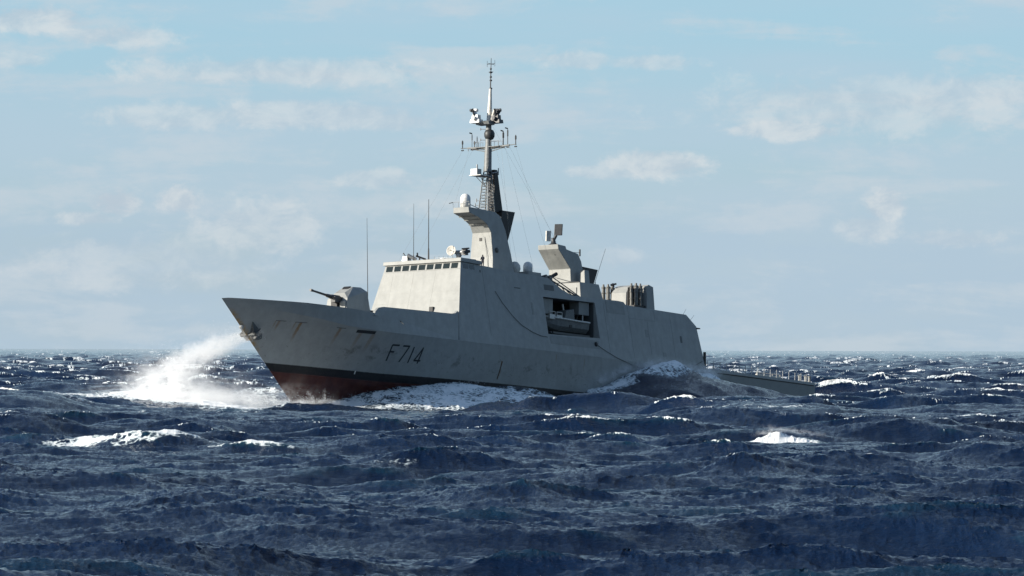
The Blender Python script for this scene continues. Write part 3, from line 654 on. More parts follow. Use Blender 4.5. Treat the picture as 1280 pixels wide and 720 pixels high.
# ---- flight deck ----
for sg in (1, -1):
    rr = MB(); yy = lambda a: sg * (hull_y(a, 4.95) - .12 if a < 122 else 7.0)
    pa = [96.2 + i * 1.62 for i in range(17)]
    for z in (.35, .7, 1.02):
        for a, b in zip(pa, pa[1:]): rr.tube((a, yy(a), deck_z(a) + z), (b, yy(b), deck_z(b) + z), .018, n=4)
    ro = rr.build('safety_railing', M_metal, ship)
    for i, a in enumerate(pa):
        q = MB(); q.tube((a, yy(a), deck_z(a)), (a + .05, yy(a), deck_z(a) + 1.08), .06, .045, 6); q.build('post', M_metal, ro)
q = MB(); q.box(95.35, 95.75, 7.3, 7.5, 4.6, 7.2); q.build('hangar_corner_post', M_dark, ship)
q = MB(); q.box(112.5, 118.5, 4.8, 5.2, 4.95, 5.45); q.tube((112.4, 5, 5.7), (118.6, 5, 5.7), .06, n=5)
for a in (112.5, 114.5, 116.5, 118.5): q.tube((a, 5, 4.9), (a, 5, 5.7), .06, n=5)
q.build('deck_net_frame', M_cream, ship)
for a in (121.0, 122.6, 123.6):
    q = MB(); q.tube((a, 6.6, 4.85), (a, 6.6, 5.6), .2, .2, 10); q.lathe((a, 6.6, 5.6), [(.2, 0), (.28, .05), (.28, .12), (.1, .16)], 12); q.build('bollard', M_panel, ship)
# ================= workboat in the bay =================
wb_base = (64.4, 5.3, 7.62)
boat = thing('workboat', 'small grey workboat with wheelhouse stowed in the open side bay', 'boat', SHIP_M @ Matrix.Translation((-wb_base[0], wb_base[1], wb_base[2])))
def boat_hull():
    mb = MB(wb_base); n = 12; secs = []
    for i in range(n + 1):
        t = i / n; a = 60.0 + 9.2 * t
        w = 1.15 * (1 - (1 - min(t / .55, 1)) ** 2.2) + .02
        keel = 7.7 + 1.0 * max(0, 1 - t / .35) ** 1.8; gun_ = 9.25 + .35 * (1 - t) ** 2
        secs.append([(a, 5.3 + s * w * k, keel + (gun_ - keel) * h) for s, k, h in ((-1, 1, 1), (-1, .93, .45), (-1, .55, .12), (0, 0, 0), (1, .55, .12), (1, .93, .45), (1, 1, 1))])
    m = 7; vs = [p for s_ in secs for p in s_]
    fs = [(i * m + j, i * m + j + 1, (i + 1) * m + j + 1, (i + 1) * m + j) for i in range(n) for j in range(m - 1)]
    fs += [(i * m + m - 1, i * m, (i + 1) * m, (i + 1) * m + m - 1) for i in range(n)] + [tuple(range(m)), tuple(range(n * m, n * m + m))[::-1]]
    mb.add(vs, fs); return mb.build('hull', M_boat, boat)
boat_hull()
q = MB(wb_base)
pv = [(60.0 + 9.2 * t, 5.3 + 1.2 * (1 - (1 - min(t / .55, 1)) ** 2.2) + .02, 9.3 + .35 * (1 - t) ** 2) for t in [i / 10 for i in range(11)]]
for a, b in zip(pv, pv[1:]): q.tube(a, b, .13, n=8)
q.build('fender_rail', M_cream, boat)
q = MB(wb_base); q.prism([(64.0, 9.3), (64.4, 10.6), (66.2, 10.9), (66.4, 9.3)], lambda z: 6.1, lambda z: 4.5); wc = q.build('wheelhouse', M_boat, boat); bevel(wc, .08)
q = MB(wb_base); q.tube((64.9, 5.3, 10.7), (64.7, 5.3, 11.5), .12); q.build('mast', M_cream, boat)
for a0 in (60.7, 62.3):
    q = MB(wb_base); q.box(a0, a0 + 1.2, 4.8, 6.1, 9.3, 9.9, .05, .05); q.tube((a0, 6.05, 9.4), (a0, 6.05, 10.25), .05, n=6); q.tube((a0, 6.05, 10.25), (a0 + 1.2, 6.05, 10.25), .05, n=6); q.tube((a0 + 1.2, 6.05, 10.25), (a0 + 1.2, 6.05, 9.4), .05, n=6); q.build('seat', M_cream, boat)
q = MB(wb_base); q.box(64.6, 65.2, 6.4, 6.46, 8.4, 8.75); q.build('exhaust_outlet', M_dark, boat)
q = MB(wb_base); q.tube((68.6, 5.8, 9.3), (68.6, 5.8, 10.3), .09); q.build('towing_post', M_cream, boat)
# ================= lookout =================
def person(base, label):
    m = SHIP_M @ Matrix.Translation((-base[0], base[1], base[2]))
    J = {'pelvis': (0, 0, .93, .15), 'waist': (0, 0, 1.12, .14), 'chest': (0, 0, 1.34, .17), 'neck': (0, 0, 1.5, .065), 'head': (.02, 0, 1.62, .1), 'crown': (.01, 0, 1.74, .085)}
    for s_, k in ((1, 'l'), (-1, 'r')):
        J['hip' + k] = (0, s_ * .1, .88, .1); J['knee' + k] = (.03, s_ * .12, .48, .065); J['ank' + k] = (0, s_ * .13, .09, .045); J['toe' + k] = (.17, s_ * .14, .04, .035)
        J['sh' + k] = (0, s_ * .2, 1.42, .065); J['elb' + k] = (.06, s_ * .27, 1.15, .045); J['wr' + k] = (.26, s_ * .2, 1.1, .032); J['hand' + k] = (.34, s_ * .17, 1.1, .028)
    E_ = [('pelvis', 'waist'), ('waist', 'chest'), ('chest', 'neck'), ('neck', 'head'), ('head', 'crown')]
    for k in 'lr': E_ += [('pelvis', 'hip' + k), ('hip' + k, 'knee' + k), ('knee' + k, 'ank' + k), ('ank' + k, 'toe' + k), ('chest', 'sh' + k), ('sh' + k, 'elb' + k), ('elb' + k, 'wr' + k), ('wr' + k, 'hand' + k)]
    ks = list(J); me = bpy.data.meshes.new('person'); me.from_pydata([J[k][:3] for k in ks], [(ks.index(a), ks.index(b)) for a, b in E_], [])
    o = bpy.data.objects.new('person', me); C.objects.link(o); o.matrix_world = m
    o.modifiers.new('skin', 'SKIN'); sv = me.skin_vertices
    if not sv:
        bm = bmesh.new(); bm.from_mesh(me); bm.verts.layers.skin.verify(); bm.to_mesh(me); bm.free(); sv = me.skin_vertices
    for i, k in enumerate(ks): sv[0].data[i].radius = (J[k][3], J[k][3]); sv[0].data[i].use_root = (k == 'pelvis')
    sb = o.modifiers.new('sub', 'SUBSURF'); sb.levels = 2; sb.render_levels = 2
    me.materials.append(M_navyc); o['label'] = label; o['category'] = 'person'
    return o
person((47.6, 4.6, 14.85), 'crew member in dark clothing standing on the roof just ahead of the forward tower')
# ================= the sea =================
SEA_LONG, SEA_MID, SEA_FINE, SEA_OFF, FOAM_P = .82, .14, .030, 120.0, (.10, 1.6)
CALM = [(-15, 545, 50, 95, .85), (25, 540, 35, 50, .5), (19, 375, 9, 45, .85), (-20, 330, 12, 40, .75)]
RIDGE = [(-66, 610, 2.0), (-60.7, 610, 2.16), (-55.49, 610, 2.25), (-50.29, 610, 2.42), (-44.58, 615, .99), (-40.54, 620, .33), (-35.37, 622, .4), (-30.54, 632, -.51),
         (-25.15, 632, -.6), (-17.97, 632, -.4), (-10.78, 632, -.69), (-3.59, 632, -.87), (4.44, 625, -1.23), (10.58, 620, -1.52),
         (17.91, 600, -.07), (24.32, 590, 1.3), (30.19, 590, 1.22), (39.23, 600, .62), (47.76, 600, 1.13), (54, 600, 1.0)]
CONTACT = [(11.3, -27.1, 685.69, -.85, -1.2, -1.5), (17.2, -23.55, 690.32, -.8, -1.2, -1.5), (21, -20.69, 693.1, -.15, -.7, -1.4), (25.5, -16.82, 695.93, 1.26, -.2, -1.4),
           (28.8, -13.89, 698.01, 2.0, .3, -1.4), (34, -9.97, 701.72, 2.35, .5, -1.3), (41.3, -5.03, 707.1, 2.25, .5, -1.3), (49.3, 0, 713.31, 1.6, .2, -1.3),
           (58.5, 5.12, 720.95, .2, -.6, -1.4), (63.6, 8.24, 724.96, .5, -.2, -1.3), (68.8, 11.4, 729.3, 2.0, 1.2, -1.0), (74.1, 14.6, 733.67, 3.2, 2.3, -.5),
           (77.7, 16.75, 736.65, 3.6, 2.8, -.2), (83.6, 20.03, 741.43, 3.3, 2.7, 0.), (91.4, 24.45, 747.91, 2.5, 2.0, .2), (97.4, 27.82, 752.85, 1.1, .7, -.3),
           (105.6, 32.39, 759.61, .2, .0, -.6), (114, 37.05, 766.51, -.8, -.9, -.9), (122.4, 41.78, 773.49, -1.2, -1.2, -.9)]
EXTRA = [(-34, 690, .3), (-38, 692, .9), (-43, 695, 1.3), (-48, 695, 1.2), (-54, 700, 1.0), (-60, 700, .8), (-32, 704, 1.0), (-38, 708, 1.2), (-45, 712, 1.4), (-52, 716, 1.0), (-31, 676, -.9), (-36, 672, -.8), (-42, 672, -.3), (-48, 674, .2)]
# crest centre x, y, heading of the crest line, half length, height, face, back, foam on the face
BREAKERS = [(20.6, 739.5, .966, 7.5, 1.9, 2.4, 3.0, .0), (26.0, 747.5, .966, 3.5, 1.1, 1.6, 2.0, .1), (-21.8, 351, -.12, 4.6, .95, 1.7, 4.0, .12), (-15.6, 345, -.45, 3.4, .4, 1.2, 2.5, .3), (18.2, 397, .1, 1.5, .42, 1.1, 1.3, 1.1), (19.8, 396.4, -.14, 2.6, .5, 1.1, 1.4, 1.0),
            (7.2, 470, -.3, 2.6, .35, 1.0, 2, .1), (28.5, 560, .2, 2.5, .5, 1.5, 2.5, .2), (-58, 900, .35, 6, 1.2, 3, 5, .2),
            (-52, 880, .3, 4, .8, 2, 4, .2), (42, 520, .2, 4, .5, 2, 4, .1)]
# foam sheets: x, y, half sizes, heading, amount
FOAM = [(-6, 702, 9, 3.0, .95, .95), (-16, 694.5, 6, 2.2, .95, .95), (25, 746.5, 7, 3.0, .966, 1.0), (20.2, 739, 7, 2.4, .966, .95), (-8, 691.5, 15, 5.5, .35, .74), (-2, 694, 9, 5, .5, .62), (-36, 684, 9, 16, .3, 1.25), (-43, 700, 12, 20, .2, 1.15), (-30, 676, 6, 5, 0, 1.1), (-52, 690, 9, 16, 0, .75), (-26, 684, 7, 3.5, .95, 1.1), (-32, 730, 12, 22, .1, .6),
        (-20.5, 690, 7, 4.0, .95, 1.0), (-25, 685.5, 5, 2.5, .95, 1.1), (-9, 698, 14, 8, .95, .74), (0, 703, 13, 9, .8, .70), (4, 697, 9, 6, .5, .72), (6, 720, 6, 3, .95, .7), (10, 713, 6, 4, .6, .55), (-4, 690, 10, 6, .4, .62),
        (17.0, 736.0, 5.5, 3.2, .95, .85), (23, 744, 7, 2.4, .95, 1.05), (12.5, 730, 6, 3.2, .95, .8), (27, 750, 4.0, 2.0, .95, 1.15), (20.5, 737, 8, 3.0, .95, .55), (9.5, 700, 5, 5, 0, .6),
        (-50, 612, 7, 3.0, -.15, .5), (-45, 617, 6, 3, .3, .55), (-38, 621, 6, 2, .1, .45), (-26, 352, 4.5, 1.3, -.05, .72), (-23.6, 350, 2.2, 1.0, 0, .62),
        (19.0, 396.0, 2.6, 1.7, -.1, .95), (-7.2, 331, .9, .8, 0, .5), (20.8, 274, 2.2, .35, .05, .62), (-24.5, 285, 3, 1.2, 0, .5), (-26, 300, 3, 1.0, .1, .45), (-7, 300, 3, .6, 0, .34),
        (28, 585, 6, 5, .2, .38), (21, 592, 8, 3, .2, .45), (40, 560, 5, 3, .2, .5), (46, 560, 6, 3, .2, .5)]
rng = np.random.default_rng(11)
WIND = R(-100)                  # direction the waves travel: towards the camera and a little left
def spectrum_tile(L, N, lo, hi, amp, seed, spread=2.0, p=4.0, kp=None):
    """height, choppy offsets and slope sums of one periodic tile for wavelengths hi..lo metres"""
    rg = np.random.default_rng(seed)
    k1 = np.fft.fftfreq(N, L / N) * 2 * np.pi
    kx, ky = np.meshgrid(k1, k1, indexing='xy'); k = np.hypot(kx, ky); k[0, 0] = 1
    th = np.arctan2(ky, kx) - WIND
    D = np.clip(np.cos(th), 0, 1) ** spread + .12 * np.abs(np.cos(th)) ** 2 + .03
    P = k ** -p * D * np.exp(-(kp / k) ** 2 if kp else 0 * k)
    a, b = 2 * np.pi / hi, 2 * np.pi / lo
    win = 1 / (1 + (a / k) ** 10) / (1 + (k / b) ** 10); P = P * win; P[0, 0] = 0
    h = np.sqrt(P) * (rg.standard_normal((N, N)) + 1j * rg.standard_normal((N, N)))
    z = np.fft.ifft2(h); sc = amp / z.real.std(); h = h * sc
    f = lambda q: np.fft.ifft2(q).real.astype(np.float32)
    ux, uy = kx / k, ky / k
    return dict(L=L, N=N, z=f(h), dx=f(-1j * ux * h) * -1, dy=f(-1j * uy * h) * -1,
                jxx=f(-ux * kx * h), jyy=f(-uy * ky * h), jxy=f(-ux * ky * h))
def rot(x, y, a): c, s = math.cos(a), math.sin(a); return x * c - y * s, x * s + y * c
def sample(T, keys, X, Y):
    N = T['N']; u = (X / T['L']) % 1.0 * N; v = (Y / T['L']) % 1.0 * N
    i = np.floor(u).astype(np.int32); j = np.floor(v).astype(np.int32)
    fu = (u - i).astype(np.float32); fv = (v - j).astype(np.float32); i %= N; j %= N; i2 = (i + 1) % N; j2 = (j + 1) % N
    out = []
    for k in keys:
        A = T[k]; out.append((A[j, i] * (1 - fu) + A[j, i2] * fu) * (1 - fv) + (A[j2, i] * (1 - fu) + A[j2, i2] * fu) * fv)
    return out
TC = spectrum_tile(1010., 1024, 8., 150., SEA_LONG, 5, 2.6, 3.5, 2 * np.pi / 50)
TA = spectrum_tile(311., 1024, 2.2, 12., SEA_MID, 21, 2.4, 3.5)
TB = spectrum_tile(67., 2048, .13, 2.4, SEA_FINE, 3, 1.6, 2.8)
# water levels set up by the ship and the swells round her, in world metres (x, y, z, sx, sy)
def P_(a, y): q = to_world(a, y, 0); return q[0], q[1]
CT = []
for x, y, z in RIDGE:
    z -= .45
    CT += [(x, y, z), (x, y + 12, z - .5), (x, y + 26, min(z - .7, -1.2)), (x, y - 14, z - .35), (x, y - 32, min(z * .4, -.7)), (x, y - 48, -.6)]
for a, x, y, z, out1, out2 in CONTACT:
    if a < 66: out1 -= .45; out2 -= .5
    if 20 < a < 56: z += .5; out1 += .3
    nx, ny = .824, -.566
    CT += [(x, y, z), (x - nx * 7, y - ny * 7, z * .8), (x - nx * 16, y - ny * 16, z * .3 + .2), (x - nx * 30, y - ny * 30, .3)]
    CT += [(x + nx * 4, y + ny * 4, z + (out1 - z) * .45), (x + nx * 9, y + ny * 9, out1), (x + nx * 17, y + ny * 17, out2)]
CT += EXTRA
CT = np.array(CT, np.float32)
def level(X, Y):
    H = np.zeros_like(X); Wt = np.zeros_like(X)
    for x, y, z in CT:
        w = np.exp(-((X - x) / 3.6) ** 2 - ((Y - y) / 7.5) ** 2); H += w * z; Wt += w
    m = 1 - np.exp(-Wt * 2.2)
    return H / np.maximum(Wt, 1e-6), m
def breaker(X, Y, cx, cy, ang, half, hgt, face, back):
    """a steep crested wave: crest line through (cx, cy); face falls on the near side"""
    c, s = math.cos(ang), math.sin(ang); u = (X - cx) * c + (Y - cy) * s; v = -(X - cx) * s + (Y - cy) * c
    v = v + .10 * u ** 2 / half
    e = np.exp(-(u / half) ** 2 * 1.2)
    prof = np.where(v < 0, np.exp(-(v / face) ** 2), np.exp(-(v / back) ** 2))
    return u, v, e, hgt * e * prof
def build_sea():
    # rows of distance, closer together near the camera; columns fan out past both sides of the picture
    r = [70.0]
    while r[-1] < 60000:
        d = r[-1]
        if d < 150: st = .6
        elif d < 420: st = .17 + (d - 150) * .00093
        elif d < 900: st = .42 + (d - 420) * .0012
        else: st = 1.0 * (d / 900) ** 1.75
        r.append(d + st)
    r = np.array(r, np.float32)
    dense = np.linspace(-R(6.3), R(6.3), 1250)
    side = R(6.3) + (R(50) - R(6.3)) * np.linspace(0, 1, 120)[1:] ** 1.8
    ph = np.concatenate([-side[::-1], dense, side]).astype(np.float32)
    nr, nc = len(r), len(ph)
    PH, RR = np.meshgrid(ph, r)
    X0 = (RR * np.tan(PH)).astype(np.float32); Y0 = RR.astype(np.float32)
    step = np.gradient(r)[:, None].astype(np.float32) * np.ones((1, nc), np.float32)
    near = Y0 < 900
    H = np.zeros_like(X0); M = np.zeros_like(X0)
    rows = np.where((r > 520) & (r < 840))[0]; cs = np.where(np.abs(ph) < R(9))[0]
    sl = (slice(rows[0], rows[-1] + 1), slice(cs[0], cs[-1] + 1))
    H[sl], M[sl] = level(X0[sl], Y0[sl])
    zl, dxl, dyl, jxx, jyy, jxy = sample(TC, ('z', 'dx', 'dy', 'jxx', 'jyy', 'jxy'), X0 + 333, Y0 + SEA_OFF)
    q = 1 - .93 * M
    q = q * (1 - .35 * np.clip((360 - Y0) / 120, 0, 1))
    for (wx, wy, wrx, wry, wa) in CALM:
        q = q * (1 - wa * np.exp(-(((X0 - wx) / wrx) ** 2 + ((Y0 - wy) / wry) ** 2) ** 2))
    Z = zl * q + H * M; DX = dxl * q; DY = dyl * q; JX = jxx * q; JY = jyy * q; JXY = jxy * q
    gust = .75 + .5 * np.clip((zl / SEA_LONG + 1.2) / 2.4, 0, 1)
    za, dxa, dya, a1, a2, a3 = sample(TA, ('z', 'dx', 'dy', 'jxx', 'jyy', 'jxy'), X0, Y0)
    fa_ = np.clip(14.0 / (step + 1e-3) - .4, .25, 1) * (1 - .1 * M)
    Z += za * fa_; DX += dxa * fa_; DY += dya * fa_; JX += a1; JY += a2; JXY += a3
    xb, yb = rot(X0, Y0, .3)
    zb, dxb, dyb, b1, b2, b3 = sample(TB, ('z', 'dx', 'dy', 'jxx', 'jyy', 'jxy'), xb, yb)
    fb = np.clip(1.6 / step, .15, 1) * gust
    Z += zb * fb
    DX += (dxb * math.cos(-.3) - dyb * math.sin(-.3)) * fb; DY += (dxb * math.sin(-.3) + dyb * math.cos(-.3)) * fb
    lam = 1.35
    J = (1 + lam * JX) * (1 + lam * JY) - (lam * JXY) ** 2
    J2 = J + lam * (b1 + b2) * .16
    vis = (np.abs(PH) < R(5.3)) & (Y0 > 160) & (Y0 < 1500)
    T1, T2 = np.percentile(J2[vis][::7], FOAM_P)
    print('J', T1, T2)
    foam = np.clip((T2 - J2) / (T2 - T1), 0, 1.3)
    sp_ = 1 + lam * (b1 + b2); S1, S2 = np.percentile(sp_[vis][::7], (.02, .8))
    foam = np.maximum(foam, np.clip((S2 - sp_) / (S2 - S1), 0, 1) * np.clip((zl / SEA_LONG) * .2 + .15, .0, .45))
    foam *= np.clip(1.12 - Y0 / 5000, .55, 1) * np.clip((Y0 - 165) / 275, .06, 1)
    # patches left behind by earlier breaking
    fA, = sample(TC, ('z',), X0 * 2.7 + 90, Y0 * 1.3 + 50); fB, = sample(TA, ('z',), X0 * .5 + 30, Y0 * .33 + 10)
    foam = np.maximum(foam, np.clip(np.clip(fA / SEA_LONG - 1.3, 0, 1) * .45 + np.clip(fB / SEA_MID - 1.5, 0, 1) * .4, 0, .25) * np.clip((Y0 - 165) / 275, .1, 1))
    if True:
        X = X0; Y = Y0
        # the crested waves one can point at
        for (cx, cy, ang, half, hgt, face, back, fm) in BREAKERS:
            w = (np.abs(X - cx) < half * 3) & (np.abs(Y - cy) < half * 3 + 14)
            idx = np.where(w)
            if not len(idx[0]): continue
            u, v, e, dz = breaker(X[idx], Y[idx], cx, cy, ang, half, hgt, face, back)
            if fm >= 1: dz = dz * (1 + 1.6 * zb[idx] / SEA_FINE * .06 + .03 * np.sin(u * 5.1 + 2 * np.sin(v * 3.0)))
            Z[idx] += dz; DY[idx] += -dz * .35 / lam * 1.0
            cr = np.exp(-((v + .25) / .55) ** 2) * e * .85 + np.exp(-((v + face * .7) / (face * .55)) ** 2) * e * fm + np.where(v > 0, np.exp(-v / back * 1.2), 0) * e * .35
            foam[idx] = np.maximum(foam[idx], cr)
        for (cx, cy, sx, sy, ang, amt) in FOAM:
            c, s = math.cos(ang), math.sin(ang)
            w = np.where((np.abs(X - cx) < 3 * max(sx, sy)) & (np.abs(Y - cy) < 3 * max(sx, sy)))
            if not len(w[0]): continue
            u = (X[w] - cx) * c + (Y[w] - cy) * s; v = -(X[w] - cx) * s + (Y[w] - cy) * c
            foam[w] = np.maximum(foam[w], amt * np.exp(-(u / sx) ** 2 - (v / sy) ** 2))
    co = np.stack([X0 + lam * DX, Y0 + lam * DY, Z], -1).reshape(-1, 3).astype(np.float32)
    me = bpy.data.meshes.new('sea')
    nv = nr * nc; nf = (nr - 1) * (nc - 1)
    me.vertices.add(nv); me.vertices.foreach_set('co', co.ravel())
    ii = (np.arange(nr - 1)[:, None] * nc + np.arange(nc - 1)[None, :]).ravel().astype(np.int32)
    quads = np.stack([ii, ii + 1, ii + nc + 1, ii + nc], -1).astype(np.int32)
    me.loops.add(nf * 4); me.loops.foreach_set('vertex_index', quads.ravel())
    me.polygons.add(nf); me.polygons.foreach_set('loop_start', np.arange(nf, dtype=np.int32) * 4)
    me.polygons.foreach_set('use_smooth', np.ones(nf, bool))
    me.update(calc_edges=True)
    at_ = me.attributes.new('foam', 'FLOAT', 'POINT'); at_.data.foreach_set('value', foam.reshape(-1).astype(np.float32))
    cr_ = np.clip((za * fa_ + zb * fb) / (SEA_MID * 2.2) + .1, 0, 1) * .6 + np.clip(foam, 0, 1) * .5
    at_ = me.attributes.new('crest', 'FLOAT', 'POINT'); at_.data.foreach_set('value', cr_.reshape(-1).astype(np.float32))
    o = bpy.data.objects.new('sea', me); C.objects.link(o); o['kind'] = 'structure'; o['label'] = 'dark blue open sea with white capped wind waves'
    me.materials.append(sea_mat())
    print('SEA', nr, nc, nv)
    return o
def sea_mat():
    m, nt, b = new_mat('sea_water'); g = NG(nt); L = nt.links
    geo = nt.nodes.new('ShaderNodeNewGeometry'); v = geo.outputs['Position']
    def attr(n):
        a = nt.nodes.new('ShaderNodeAttribute'); a.attribute_name = n; return a.outputs['Fac']
    foam, crest = attr('foam'), attr('crest')
    # ripples too small for the mesh
    r1 = g.noise(v, 1.0, 5, .66, .4, (1.8, 4.2, 1.8)); r2 = g.noise(v, 1.0, 5, .66, .6, (7, 15, 7))
    bmp = g.bump(r1, 1.0, .13); bmp = g.bump(r2, 1.0, .042, bmp)
    deep = g.mix(g.ramp(g.noise(v, .03, 3, .5), .3, .7), (.0016, .0085, .030), (.0027, .0125, .040))
    c = g.mix(g.m('MULTIPLY', g.ramp(crest, .35, 1.0), .5), deep, (.008, .055, .075))
    L.new(c, b.inputs['Base Color'])
    b.inputs['Roughness'].default_value = .08; b.inputs['IOR'].default_value = 1.33
    L.new(bmp, b.inputs['Normal'])
    # foam: torn lace where thin, solid where thick
    n1 = g.noise(v, 1.0, 8, .68, .8, (.9, .7, 1.2)); n2 = g.noise(v, 1.0, 6, .72, 1.6, (3.2, 2.6, 4.0))
    vo = nt.nodes.new('ShaderNodeTexVoronoi'); vo.feature = 'DISTANCE_TO_EDGE'; vo.inputs['Scale'].default_value = 1.5
    wv = nt.nodes.new('ShaderNodeVectorMath'); wv.operation = 'ADD'; L.new(v, wv.inputs[0])
    nz = nt.nodes.new('ShaderNodeTexNoise'); nz.inputs['Scale'].default_value = 1.2; nz.inputs['Detail'].default_value = 5; L.new(v, nz.inputs[0])
    L.new(nz.outputs['Color'], wv.inputs[1]); L.new(wv.outputs[0], vo.inputs[0])
    lace = g.ramp(vo.outputs['Distance'], 0.0, .22, .35, 0.0)
    n3 = g.noise(v, 1.0, 4, .7, .8, (11, 8, 14))
    n0 = g.noise(v, 1.0, 5, .6, 1.2, (.42, .16, .5))
    t = g.m('ADD', foam, g.m('MULTIPLY', g.m('SUBTRACT', n1, .5), .95))
    t = g.m('ADD', t, g.m('MULTIPLY', g.m('SUBTRACT', n0, .5), 1.7))
    t = g.m('ADD', t, g.m('MULTIPLY', g.m('SUBTRACT', n3, .5), .45))
    t = g.m('ADD', t, g.m('MULTIPLY', g.m('SUBTRACT', n2, .5), .65))
    t = g.m('ADD', t, g.m('MULTIPLY', lace, g.ramp(foam, .1, .4)))
    mask = g.m('MULTIPLY', g.ramp(t, .46, .80), g.ramp(foam, .02, .16))
    fb = nt.nodes.new('ShaderNodeBsdfDiffuse'); fc_ = g.mix(g.ramp(t, .45, 1.1), (.50, .60, .63), (.90, .92, .92)); L.new(fc_, fb.inputs[0])
    L.new(g.bump(n2, .7, .18), fb.inputs['Normal'])
    ms = nt.nodes.new('ShaderNodeMixShader'); L.new(mask, ms.inputs[0]); L.new(b.outputs[0], ms.inputs[1]); L.new(fb.outputs[0], ms.inputs[2])
    L.new(ms.outputs[0], nt.nodes['Material Output'].inputs['Surface'])
    return m
build_sea()
# ================= spray =================
def spray(name, base, size, parts, dens, label, nscale=.45, rotz=0.0, stretch=(1, 1, 1), fine=1.0):
    """a box of air holding blown spray; parts = ellipsoids (centre, rotation, radii, amount) in the box's own metres"""
    bm = bmesh.new(); bmesh.ops.create_cube(bm, size=1.0)
    bmesh.ops.scale(bm, vec=size, verts=bm.verts); me = bpy.data.meshes.new(name); bm.to_mesh(me); bm.free()
    o = bpy.data.objects.new(name, me); C.objects.link(o); o.location = base; o['kind'] = 'stuff'; o['label'] = label
    m = bpy.data.materials.new(name); m.use_nodes = True; nt = m.node_tree; g = NG(nt)
    nt.nodes.remove(nt.nodes['Principled BSDF']); v = g.coord()
    n1 = g.noise(v, nscale, 6, .62, .4, stretch); n2 = g.noise(v, nscale * 3.3, 4, .6, .2, stretch)
    tot = None
    for c, e, r, amt in parts:
        mp = nt.nodes.new('ShaderNodeMapping'); mp.vector_type = 'TEXTURE'; nt.links.new(v, mp.inputs[0])
        mp.inputs['Location'].default_value = c; mp.inputs['Rotation'].default_value = e; mp.inputs['Scale'].default_value = r
        ln = nt.nodes.new('ShaderNodeVectorMath'); ln.operation = 'LENGTH'; nt.links.new(mp.outputs[0], ln.inputs[0])
        q = g.m('MULTIPLY', g.m('EXPONENT', g.m('MULTIPLY', g.m('MULTIPLY', ln.outputs['Value'], ln.outputs['Value']), -1.6)), amt)
        q = g.m('MULTIPLY', q, g.ramp(ln.outputs['Value'], 1.2, 1.75, 1.0, 0.0))
        tot = q if tot is None else g.m('ADD', tot, q)
    n3 = g.noise(v, nscale * 9, 4, .65, .2, stretch)
    nn = g.m('ADD', g.m('MULTIPLY', g.m('SUBTRACT', n1, .5), 2.4), g.m('ADD', g.m('MULTIPLY', g.m('SUBTRACT', n2, .5), 1.6 * fine), g.m('MULTIPLY', g.m('SUBTRACT', n3, .5), 1.1 * fine)))
    k = g.ramp(g.m('ADD', nn, g.m('MULTIPLY', g.m('MINIMUM', tot, 1.5), .42)), -.05, .8)
    d = g.m('MULTIPLY', g.m('MULTIPLY', k, tot), dens)
    pv = nt.nodes.new('ShaderNodeVolumePrincipled'); pv.inputs['Color'].default_value = (1, 1, 1, 1); pv.inputs['Anisotropy'].default_value = .25
    nt.links.new(d, pv.inputs['Density']); nt.links.new(pv.outputs[0], nt.nodes['Material Output'].inputs['Volume'])
    me.materials.append(m); return o
# bow spray: from the anchor at (-31, 681, 8.4) thrown to the left and falling
def el(p, q, r, amt, r2=None):
    p, q = Vector(p), Vector(q); d = q - p; e = d.to_track_quat('X', 'Z').to_euler()
    return (tuple((p + q) / 2), tuple(e), (d.length / 2 * 1.35, r2 or r, r), amt)
B0 = Vector((-40, 688, 5.5))
def rel(*p): return tuple(Vector(p) - B0)
spray('spray', tuple(B0), (38, 34, 15), [
    el(rel(-31.0, 681.5, 8.45), rel(-34.5, 683, 7.3), .7, 4.5), el(rel(-33.5, 682.5, 7.8), rel(-38.5, 685, 5.6), 1.5, 2.6), el(rel(-37, 684, 6.3), rel(-42.5, 687, 3.4), 2.3, 1.7),
    el(rel(-40.5, 686, 4.6), rel(-44.5, 689, .8), 3.0, 1.15), el(rel(-36, 686, 4.2), rel(-41, 688, 1.5), 2.6, .55), el(rel(-27.5, 684, .2), rel(-47, 688, .7), 1.9, 1.6, 4.5), el(rel(-43, 690, 6.0), rel(-49, 690, 1), 3.6, .30),
    el(rel(-33, 688, 1.2), rel(-45, 688, 1.8), 2.6, 1.0), el(rel(-42, 689, 3.2), rel(-47, 690, 1.5), 2.6, .5), el(rel(-30, 690, 3.0), rel(-36, 690, 2), 3.2, .14)], .34, 'white spray thrown up and blown aside by the bow', .5, 0, (1, .6, 1.4))
B1 = Vector((21.5, 741.5, 4.6))
spray('crest_spray', tuple(B1), (26, 26, 6.0), [
    el((-9.5, -11, -1.8), (-5.5, -5.5, -.3), .8, .8), el((-6, -6.5, -.3), (-1.5, -1.5, .0), 1.0, 1.0), el((-2, -2.0, -.1), (3, 3.2, -.6), .95, 1.2), el((3, 3.0, -.7), (6.5, 8.0, -1.4), .8, 1.2), el((-11, -12.5, -3), (-9, -10, -1), 1.1, .4)],
    1.1, 'spray smoking off the wave crest along the ship side', .8)
B2 = Vector((-25, 683, .4))
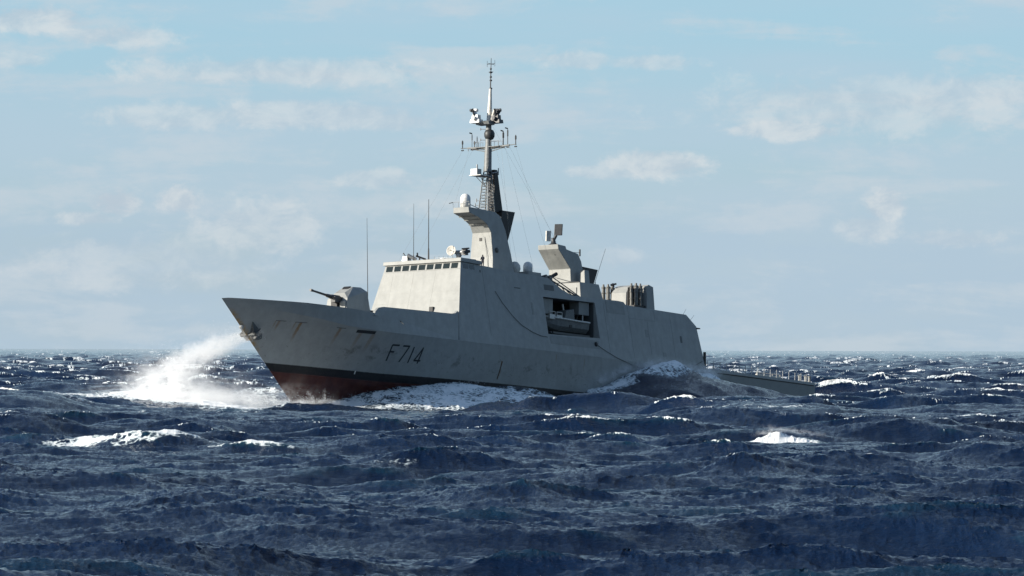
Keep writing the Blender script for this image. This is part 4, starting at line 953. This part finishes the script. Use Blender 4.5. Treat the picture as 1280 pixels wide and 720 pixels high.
spray('waterline_spray', tuple(B2), (10, 10, 5.0), [el((-3.5, -2.0, -.3), (3.5, 2.6, -.4), .5, .9), el((1.0, .2, -.3), (.2, -.2, 1.0), .35, .9), el((2.4, 1.2, -.3), (2.2, 1.0, 1.2), .3, .9)], 3.4, 'small bursts of spray against the red hull', 1.1)
B3 = Vector((19.3, 396.6, .95))
spray('splash', tuple(B3), (8, 5, 3), [el((-2.0, 0, -.35), (-.4, 0, -.1), .25, 1.0), el((-1.0, 0, .1), (2.6, -.2, -.45), .22, 1.0)], 3.0, 'puff of white spray where a small wave breaks', 2.4)
# flying drops
def drops(name, clouds, label):
    vs, fs = [], []
    for (p, q, spread, n, r) in clouds:
        p, q = np.array(p), np.array(q)
        for _ in range(n):
            t = rng.random(); c = p + (q - p) * t + rng.normal(0, 1, 3) * np.array(spread) * np.array([1, 1, 1]); c[2] += abs(rng.normal(0, spread[2] * .5))
            s = r * (.4 + rng.random() ** 2 * 1.2); o = len(vs)
            vs += [tuple(c + d) for d in np.array([(s, 0, 0), (-s, 0, 0), (0, s, 0), (0, -s, 0), (0, 0, s * 1.2), (0, 0, -s * 1.2)])]
            fs += [(o, o + 2, o + 4), (o + 2, o + 1, o + 4), (o + 1, o + 3, o + 4), (o + 3, o, o + 4), (o + 2, o, o + 5), (o + 1, o + 2, o + 5), (o + 3, o + 1, o + 5), (o, o + 3, o + 5)]
    me = bpy.data.meshes.new(name); me.from_pydata(vs, [], fs); m, nt, b = new_mat(name); b.inputs['Base Color'].default_value = (.85, .87, .88, 1); b.inputs['Roughness'].default_value = .4
    me.materials.append(m); o = bpy.data.objects.new(name, me); C.objects.link(o); o['kind'] = 'stuff'; o['label'] = label
drops('spray_drops', [((-31, 681, 8.3), (-36, 684, 6.6), (.5, .6, .35), 900, .016), ((-35, 684, 6.8), (-44, 689, 2), (1.6, 1.5, 1.2), 2200, .018),
      ((-28, 684, .1), (-45, 688, .8), (1, 2, .6), 2200, .024),
      ((-28.5, 682, -.3), (-22, 689, -.2), (.5, .5, .45), 900, .024), ((-20, 692, .5), (-4, 706, 2.4), (.7, .7, .2), 800, .02)], 'flying drops of spray round the bow and crests')
